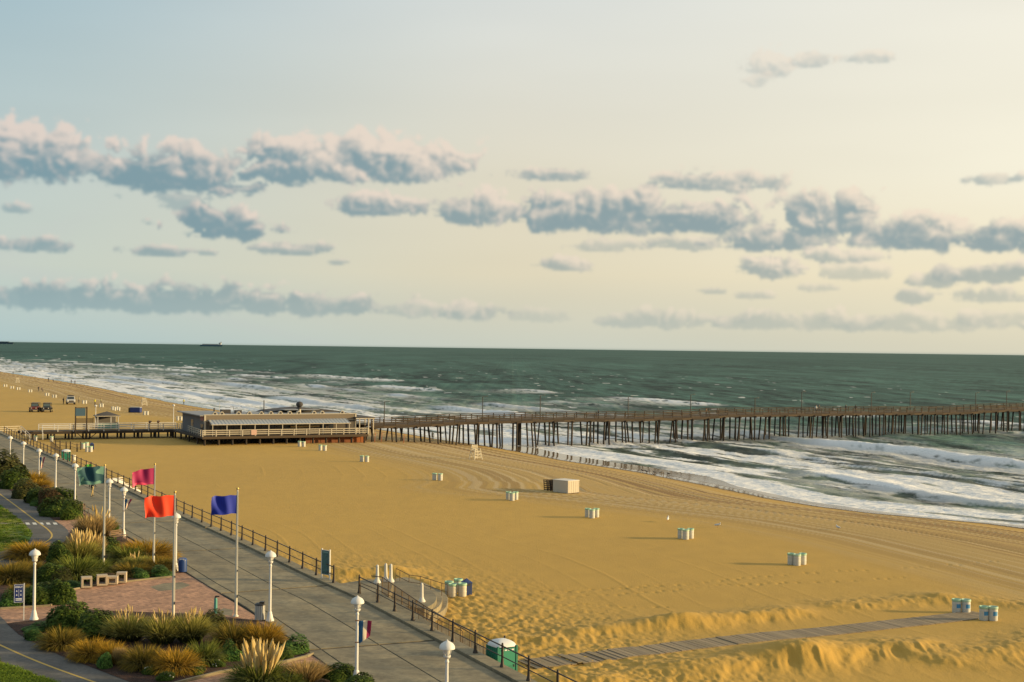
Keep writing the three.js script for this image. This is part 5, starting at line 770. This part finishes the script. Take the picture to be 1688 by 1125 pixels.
// boats and kayaks laid behind the railing
{
  const hull = (L, W, H) => { const g = new THREE.SphereGeometry(1, 20, 10, 0, 6.2832, 0, Math.PI / 2); const p = g.attributes.position; for (let i = 0; i < p.count; i++) { const x = p.getX(i), y = p.getY(i), z = p.getZ(i); p.setXYZ(i, Math.sign(x) * Math.abs(x) ** 0.85 * L / 2, y ** 0.7 * H, z * W / 2); } g.computeVertexNormals(); return g; };
  const cream = std([0.60, 0.57, 0.50], 0.5), navy = std([0.02, 0.055, 0.15], 0.45), ochre = std([0.42, 0.27, 0.06], 0.6), tealc = std([0.03, 0.12, 0.13], 0.5);
  [[186, 797, 3.6, 1.5, 0.95, cream, 'large white upturned dinghy behind railing right of the teal flag'], [197, 805, 3.6, 1.2, 0.75, cream, 'white upturned boat behind railing, middle of the row'], [211, 812, 3.8, 1.2, 0.75, cream, 'white upturned boat partly behind the pink flag'], [207, 816, 3.4, 0.8, 0.6, navy, 'navy blue upturned kayak near railing beside furled banner'], [217, 820, 3.4, 0.8, 0.55, tealc, 'dark teal upturned kayak near railing under pink flag'], [196, 810.5, 1.5, 0.9, 0.55, ochre, 'short ochre upturned tub behind railing']].forEach(([x, y, L, W, H, m, l]) => { const p = at(x, y + 4, -1.4), t = thing('beached_boat', l, 'boat', p.setY(sandHeight(p.x, -p.z)), 1.05, 'boats stored behind the railing'); mesh('hull', hull(L, W, H), m, t); mesh('keel', bx(L * 0.86, 0.06, 0.06, 0, H * 0.985, 0), m, t); });
  // far fence of dark posts on the sand and far ramp fence
  const f = thing('post_fence', 'dark post fence on the sand between far toilet and pier walkway', 'fence'), fp = [[91, 738], [98.5, 739.5], [108.5, 741.5], [115.5, 741], [126.5, 745], [132.5, 742]].map(([x, y]) => onSand(x, y)); fp.forEach((p, i) => { mesh('post', cy(0.09, 0.1, 1.3, 8, p.x, p.y + 0.6, p.z), bronze, f); if (i) for (const h of [1.0, 0.5]) mesh('rail', rod(fp[i - 1].clone().setY(fp[i - 1].y + h), p.clone().setY(p.y + h), 0.03, 5), bronze, f); });
  const q = thing('far_ramp_railing', 'brown picket railing of the far beach ramp left of far toilet', 'railing'), a = at(83, 727, 0.8), b = at(101, 742, 0.0), n = 34; mesh('rail', rod(a, b, 0.04, 5), timber[1], q); for (let k = 0; k <= n; k++) { const p = a.clone().lerp(b, k / n); mesh('picket', rod(p, p.clone().setY(p.y - 1.0), 0.016, 4), timber[2], q); }
}
// blue tarpaulin stack
{ const t = thing('tarpaulin_stack', 'blue tarpaulin covered stack with pale top on far beach', 'covered stack', onSand(222.5, 680.5), -0.1); mesh('tarpaulin', rbx(2.5, 1.25, 1.4, 0.12, 0.2, 0.64, 0), std([0.012, 0.03, 0.15], 0.5), t); mesh('top_sheet', rbx(2.7, 0.12, 1.5, 0.05, 0.1, 1.30, 0), std([0.42, 0.43, 0.42], 0.7), t); mesh('dark_end', rbx(0.5, 1.15, 1.3, 0.05, -1.25, 0.58, 0), std([0.03, 0.03, 0.03], 0.8), t); }
// ---------------------------------------------------------------- vehicles
const rubber = std([0.018, 0.017, 0.016], 0.9), carGlass = std([0.03, 0.04, 0.045], 0.08);
function wheel(t, x, z, r, rimMat) { const w = mesh('wheel', new THREE.CylinderGeometry(r, r, 0.28, 20).rotateZ(Math.PI / 2), rubber, t); w.position.set(x, r, z); mesh('rim', new THREE.CylinderGeometry(r * 0.55, r * 0.55, 0.30, 14).rotateZ(Math.PI / 2), rimMat, w); }
const prism = (pts, w) => new THREE.ExtrudeGeometry(new THREE.Shape(pts.map((p) => new THREE.Vector2(...p))), { depth: w, bevelEnabled: true, bevelThickness: 0.04, bevelSize: 0.04, bevelSegments: 2 }).translate(0, 0, -w / 2).rotateY(-Math.PI / 2);
{ // truck; nose towards +z
  const t = thing('patrol_truck', 'white four wheel drive patrol truck facing the camera on far beach', 'truck', onSand(116, 666.8), 0.35), W = std([0.50, 0.48, 0.43], 0.35), grey = std([0.12, 0.12, 0.12], 0.6); t.scale.setScalar(1.18);
  mesh('body', prism([[-2.4, 0.5], [2.3, 0.5], [2.35, 0.95], [2.2, 1.1], [0.9, 1.18], [-2.4, 1.15]], 1.75), W, t); const c = mesh('cabin', prism([[-1.2, 1.15], [0.95, 1.15], [0.45, 1.82], [-1.0, 1.85]], 1.55), W, t);
  mesh('windscreen', (() => { const g = bx(1.42, 0.66, 0.04); g.rotateX(-0.62); return g.translate(0, 1.50, 0.76); })(), carGlass, c); for (const s of [-1, 1]) mesh('side_window', bx(0.04, 0.42, 1.2, s * 0.83, 1.52, -0.25), carGlass, c);
  mesh('bumper', rbx(1.85, 0.26, 0.2, 0.05, 0, 0.52, 2.36), grey, t); mesh('grille', bx(1.0, 0.26, 0.05, 0, 0.83, 2.40), darkMetal, t); for (const s of [-1, 1]) mesh('headlight', new THREE.CylinderGeometry(0.14, 0.14, 0.06, 12).rotateX(Math.PI / 2).translate(s * 0.72, 0.84, 2.40), std([0.75, 0.72, 0.62], 0.2), t); mesh('roof_rack', join([bx(1.5, 0.05, 1.5, 0, 1.98, -0.3), bx(0.05, 0.14, 0.05, 0.7, 1.92, 0.3), bx(0.05, 0.14, 0.05, -0.7, 1.92, 0.3), bx(1.2, 0.12, 0.18, 0, 2.07, 0.3)]), darkMetal, t); for (const [x, z] of [[-0.82, 1.5], [0.82, 1.5], [-0.82, -1.5], [0.82, -1.5]]) wheel(t, x, z, 0.42, grey);
}
function buggy(px, py, turn, body, label) {
  const t = thing('beach_buggy', label, 'off-road vehicle', onSand(px, py), turn, 'dark off-road vehicles on far beach'), dark = std([0.022, 0.02, 0.018], 0.5), m = std(body, 0.4); t.scale.setScalar(1.12);
  mesh('body', prism([[-1.8, 0.55], [1.75, 0.55], [1.8, 0.95], [1.6, 1.08], [0.6, 1.18], [-1.8, 1.1]], 1.45), m, t); mesh('windscreen_frame', (() => { const g = bx(1.5, 0.72, 0.06); g.rotateX(-0.2); return g.translate(0, 1.5, 0.62); })(), dark, t); mesh('windscreen', (() => { const g = bx(1.32, 0.56, 0.07); g.rotateX(-0.2); return g.translate(0, 1.51, 0.63); })(), std([0.10, 0.13, 0.12], 0.15), t); mesh('roof', rbx(1.65, 0.09, 2.2, 0.03, 0, 1.93, -0.45), dark, t);
  for (const [x, z] of [[-0.72, -1.45], [0.72, -1.45]]) mesh('roll_bar', rod(v3(x, 1.0, z), v3(x, 1.9, z + 0.1), 0.05, 6), dark, t); for (const s of [-1, 1]) { mesh('fender', bx(0.42, 0.08, 0.95, s * 0.86, 1.0, 1.3), dark, t); mesh('headlight', new THREE.CylinderGeometry(0.12, 0.12, 0.06, 12).rotateX(Math.PI / 2).translate(s * 0.5, 0.88, 1.84), std([0.6, 0.57, 0.48], 0.2), t); } mesh('bumper', bx(1.7, 0.16, 0.16, 0, 0.52, 1.95), std([0.16, 0.16, 0.16], 0.5), t); for (const z of [-0.1, -0.9]) for (const s of [-1, 1]) mesh('seat', rbx(0.5, 0.75, 0.2, 0.06, s * 0.36, 1.2, z), dark, t); for (const [x, z] of [[-0.88, 1.25], [0.88, 1.25], [-0.88, -1.25], [0.88, -1.25]]) wheel(t, x, z, 0.44, std([0.42, 0.36, 0.18], 0.5));
}
buggy(57.5, 679.3, 0.15, [0.14, 0.018, 0.014], 'dark red open off-road vehicle, left of two parked together'); buggy(77, 679.5, 0.2, [0.02, 0.017, 0.015], 'black open off-road vehicle, right of two parked together');
// ---------------------------------------------------------------- people
function personGeo(o) { // joints with radii joined by a smooth minimum; o: pose and clothes
  const s = o.step ?? 0, ar = o.arm ?? 0.15, sit = o.sit ? 1 : 0, hip = sit ? 0.48 : 0.92, B = [];
  const add = (a, b, r1, r2, c) => B.push([a, b, r1, r2, c]);
  const L = (sd) => { const fx = sd * 0.10, sw = s * sd; if (sit) { add([fx, hip, 0], [fx, hip, 0.42], 0.085, 0.065, o.legs); add([fx, hip, 0.42], [fx, 0.06, 0.45], 0.062, 0.045, o.legs); add([fx, 0.05, 0.43], [fx, 0.04, 0.60], 0.045, 0.035, o.shoe); } else { add([fx, hip, 0], [fx, 0.49, sw * 0.45 + 0.03], 0.088, 0.06, o.legs); add([fx, 0.49, sw * 0.45 + 0.03], [fx, 0.08, sw * 0.75 - 0.02], 0.058, 0.042, o.legs); add([fx, 0.05, sw * 0.75 - 0.04], [fx, 0.04, sw * 0.75 + 0.15], 0.045, 0.035, o.shoe); } };
  L(1); L(-1);
  add([0, hip + 0.02, 0], [0, hip + 0.30, 0], 0.135, 0.125, o.top); add([-0.10, hip + 0.47, 0], [0.10, hip + 0.47, 0], 0.105, 0.105, o.top); add([0, hip + 0.25, 0], [0, hip + 0.5, 0], 0.12, 0.11, o.top); add([0, hip + 0.55, 0], [0, hip + 0.64, 0.01], 0.055, 0.05, o.skin);
  for (const sd of [1, -1]) { const sw = -s * sd * 0.6, e = [sd * (0.24 + ar * 0.2), hip + 0.26, sw * 0.4 - 0.02], h = [sd * (0.24 + ar * 0.3), hip + 0.02, sw + 0.08]; add([sd * 0.18, hip + 0.51, 0], e, 0.055, 0.042, o.top); add(e, h, 0.042, 0.03, o.sleeve ? o.top : o.skin); add(h, [h[0], h[1] - 0.09, h[2] + 0.03], 0.032, 0.026, o.skin); }
  add([0, hip + 0.71, 0.015], [0, hip + 0.78, 0.01], 0.082, 0.092, o.skin); add([0, hip + 0.80, -0.02], [0, hip + 0.76, -0.035], 0.093, 0.085, o.hair); add([0, hip + 0.725, 0.10], [0, hip + 0.72, 0.105], 0.016, 0.016, o.skin);
  const H = hip + 0.9, R = 44, half = H / 2 + 0.05, cyy = H / 2;
  const dist = (x, y, z) => { let acc = 0, best = 1e9, col = null; for (const [a, b, r1, r2, c] of B) { const bxv = b[0] - a[0], by = b[1] - a[1], bz = b[2] - a[2], px = x - a[0], py = y - a[1], pz = z - a[2], t = clamp((px * bxv + py * by + pz * bz) / (bxv * bxv + by * by + bz * bz || 1)), d = Math.hypot(px - bxv * t, py - by * t, pz - bz * t) - (r1 + (r2 - r1) * t); acc += Math.exp(-d * 55); if (d < best) { best = d; col = c; } } return [-Math.log(acc) / 55, col]; };
  const mc = new MarchingCubes(R, new THREE.MeshStandardMaterial(), false, false, 30000); mc.isolation = 0;
  for (let k = 0; k < R; k++) for (let j = 0; j < R; j++) for (let i = 0; i < R; i++) { const x = (i - R / 2) / (R / 2) * half, y = (j - R / 2) / (R / 2) * half + cyy, z = (k - R / 2) / (R / 2) * half; mc.field[k * R * R + j * R + i] = (Math.abs(x) > 0.62 || Math.abs(z) > 0.85) ? -1 : -dist(x, y, z)[0]; }
  mc.update(); const n = mc.count, P = new Float32Array(n * 3), C = new Float32Array(n * 3), N = new Float32Array(n * 3);
  for (let i = 0; i < n; i++) { const x = mc.positionArray[i * 3] * half, y = mc.positionArray[i * 3 + 1] * half + cyy, z = mc.positionArray[i * 3 + 2] * half, e = 0.01; P.set([x, y, z], i * 3); const d0 = dist(x, y, z); C.set(d0[1], i * 3); const g = v3(dist(x + e, y, z)[0] - d0[0], dist(x, y + e, z)[0] - d0[0], dist(x, y, z + e)[0] - d0[0]).normalize(); N.set([g.x, g.y, g.z], i * 3); }
  const g = new THREE.BufferGeometry(); g.setAttribute('position', new THREE.BufferAttribute(P, 3)); g.setAttribute('normal', new THREE.BufferAttribute(N, 3)); g.setAttribute('color', new THREE.BufferAttribute(C, 3)); return g;
}
const skinC = [0.36, 0.22, 0.15], skinD = [0.14, 0.08, 0.05], bodyMat = new THREE.MeshStandardMaterial({ vertexColors: true, roughness: 0.85 });
function person(p, turn, label, o) { const m = mesh('person', personGeo({ skin: skinC, hair: [0.04, 0.028, 0.018], shoe: [0.03, 0.03, 0.03], legs: [0.05, 0.05, 0.06], top: [0.3, 0.3, 0.3], ...o }), bodyMat); m.position.copy(p); m.rotation.y = turn; tagged(m, label, 'person', o.group); return m; }
const far = 'people on the far beach';
person(at(151.5, 818.7, 0), 2.7, 'person in dark jacket and tan trousers walking under the teal flag', { top: [0.02, 0.018, 0.018], legs: [0.40, 0.29, 0.12], step: 0.32, sleeve: 1 });
{ const p = onSand(142.5, 786), q = onSand(148.5, 785); person(p, 0.4, 'left person of two in bright green shirts behind railing', { top: [0.04, 0.36, 0.02] }); person(q, -0.3, 'right person of two in bright green shirts behind railing', { top: [0.04, 0.33, 0.02] }); }
person(onSand(156, 668.6), 0.5, 'person in yellow top and dark trousers left of pier sign on sand', { top: [0.55, 0.50, 0.05], group: far }); person(onSand(166, 667.5), 2.2, 'person in pale yellow bending beside two drums', { top: [0.5, 0.45, 0.2], group: far, step: 0.2 }); person(onSand(302.6, 667.2), 0.2, 'person in yellow vest at water edge above restaurant roof', { top: [0.55, 0.5, 0.06], group: far, step: 0.15 });
person(onSand(63, 645.6), 0.2, 'standing dark clothed person, left of far pair', { top: [0.03, 0.025, 0.03], group: far }); person(onSand(68.5, 645.6), 1.2, 'sitting dark clothed person, right of far pair', { top: [0.03, 0.02, 0.03], sit: 1, group: far }); person(onSand(79.5, 629), 0, 'dark figure standing near waterline at far left', { top: [0.03, 0.03, 0.04], group: far }); person(onSand(87, 629.8), 1, 'dark figure sitting near waterline at far left', { top: [0.04, 0.03, 0.03], sit: 1, group: far });
person(onSand(117, 632.2), 0, 'left walker of two at waterline beyond the white truck', { top: [0.05, 0.05, 0.06], step: 0.25, group: far }); person(onSand(123, 634), 0.3, 'right walker of two at waterline beyond the white truck', { top: [0.02, 0.02, 0.025], step: 0.2, group: far }); person(onSand(21, 617.5), 0, 'farthest small figure at waterline', { top: [0.03, 0.03, 0.04], group: far });
person(onSand(104, 666.5), 1.2, 'dark person standing left of the white truck', { top: [0.025, 0.025, 0.03], group: far }); person(onSand(129.5, 664.5), -1, 'person in cream shirt at right door of white truck', { top: [0.5, 0.42, 0.2], group: far }); person(onSand(343 - 340 + 348, 727), 0.2, 'person walking on sand under the pier near waterline', { top: [0.25, 0.22, 0.1], step: 0.2, group: far }).position.copy(onSand(713, 727));
[[1347, 'in white shirt', [0.55, 0.55, 0.52]], [1352, 'in dark coat beside white shirted angler', [0.03, 0.03, 0.04]], [1396, 'in dark jacket, middle of pier group', [0.025, 0.022, 0.03]], [1412, 'in black jacket, seaward end of pier group', [0.02, 0.02, 0.02]], [1166, 'in brown top leaning over pier rail', [0.16, 0.09, 0.05]], [988, 'in dark top on pier above surf', [0.03, 0.03, 0.03]]].forEach(([px, l, c], i) => person(pierSpot(px, 0.9), i, 'angler ' + l, { top: c, group: 'people on the pier' }));
// ---------------------------------------------------------------- birds, ships
{
  const bird = () => { const b = new THREE.SphereGeometry(1, 12, 8), p = b.attributes.position; for (let i = 0; i < p.count; i++) { const x = p.getX(i), y = p.getY(i), z = p.getZ(i), tail = x < 0 ? 1 - 0.45 * x * x : 1; p.setXYZ(i, x * 0.22 + (x < -0.6 ? -0.05 : 0), 0.22 + y * 0.085 * tail + x * 0.03, z * 0.08 * tail); } b.computeVertexNormals(); return b; };
  const body = bird(), head = new THREE.SphereGeometry(0.055, 10, 8).translate(0.2, 0.34, 0), beak = new THREE.ConeGeometry(0.018, 0.08, 6).rotateZ(-Math.PI / 2).translate(0.28, 0.335, 0), leg = join([rod(v3(0.02, 0, 0.03), v3(0.01, 0.16, 0.025), 0.008, 4), rod(v3(-0.02, 0, -0.03), v3(-0.01, 0.16, -0.025), 0.008, 4)]), neck = rod(v3(0.13, 0.25, 0), v3(0.2, 0.34, 0), 0.045, 8), gull = std([0.58, 0.57, 0.55], 0.8), grey = std([0.10, 0.09, 0.08], 0.85), ora = std([0.4, 0.2, 0.04], 0.7);
  const put = (px, py, dark, l, sc) => { const t = thing(dark ? 'shore_bird' : 'gull', l, 'bird', onSand(px, py), hash(px | 0, 4) * 6, dark ? 'shore birds at the waterline' : 'gulls on the sand'); const m = dark ? grey : gull; mesh('body', body, m, t); mesh('head', head, m, t); mesh('neck', neck, m, t); mesh('beak', beak, ora, t); mesh('legs', leg, ora, t); t.scale.setScalar(sc); };
  put(1101, 861, 0, 'white gull on open sand above the middle drum trio', 1.5); put(1183, 870.5, 0, 'white gull at edge of the wheel tracks', 1.3); put(1382, 874, 0, 'white gull on wheel tracks at right', 1.2);
  for (let k = 0; k < 14; k++) put(1056 + k * 7.4 + 5 * hash(k, 1), 776.5 + k * 0.9 + 2.2 * hash(k, 2), 1, 'small dark shore bird in the flock at waterline below pier', 1.25);
}
{
  const ship = (px, D, L, label, hullC, upper) => { const q = camFwd.clone().multiplyScalar(F).addScaledVector(camRight, px - 844), p = v3(q.x / -q.z * D, SEA, -D), t = thing('cargo_ship', label, 'ship', p, 0, 'cargo ships on the horizon'), k = L / 222; const hull = new THREE.ExtrudeGeometry(new THREE.Shape([[-111, 0], [104, 0], [113, 17], [60, 15], [-108, 15]].map((a) => new THREE.Vector2(a[0] * k, a[1] * k))), { depth: 30 * k, bevelEnabled: false }).translate(0, 0, -15 * k); mesh('hull', hull, std(hullC, 0.7), t); mesh('superstructure', bx(20 * k, 22 * k, 26 * k, (upper > 0 ? 82 : -82) * k, 26 * k, 0), std([0.42, 0.43, 0.43], 0.7), t); mesh('deck_house', bx(150 * k, 9 * k, 26 * k, -12 * k, 19.5 * k, 0), std(upper > 0 ? [0.36, 0.38, 0.39] : [0.05, 0.08, 0.10], 0.8), t); mesh('funnel', bx(7 * k, 12 * k, 8 * k, (upper > 0 ? 92 : -92) * k, 40 * k, 0), std([0.25, 0.2, 0.16], 0.7), t); };
  ship(348.5, 13500, 218, 'long cargo ship with white upperworks on the horizon left of centre', [0.03, 0.085, 0.12], 1); ship(4, 12000, 190, 'dark cargo ship cut off by left edge on the horizon', [0.02, 0.05, 0.075], -1);
}
scene.traverse((o) => { if (o.isMesh) { o.castShadow = true; o.receiveShadow = true; } });
renderer.render(scene, camera);
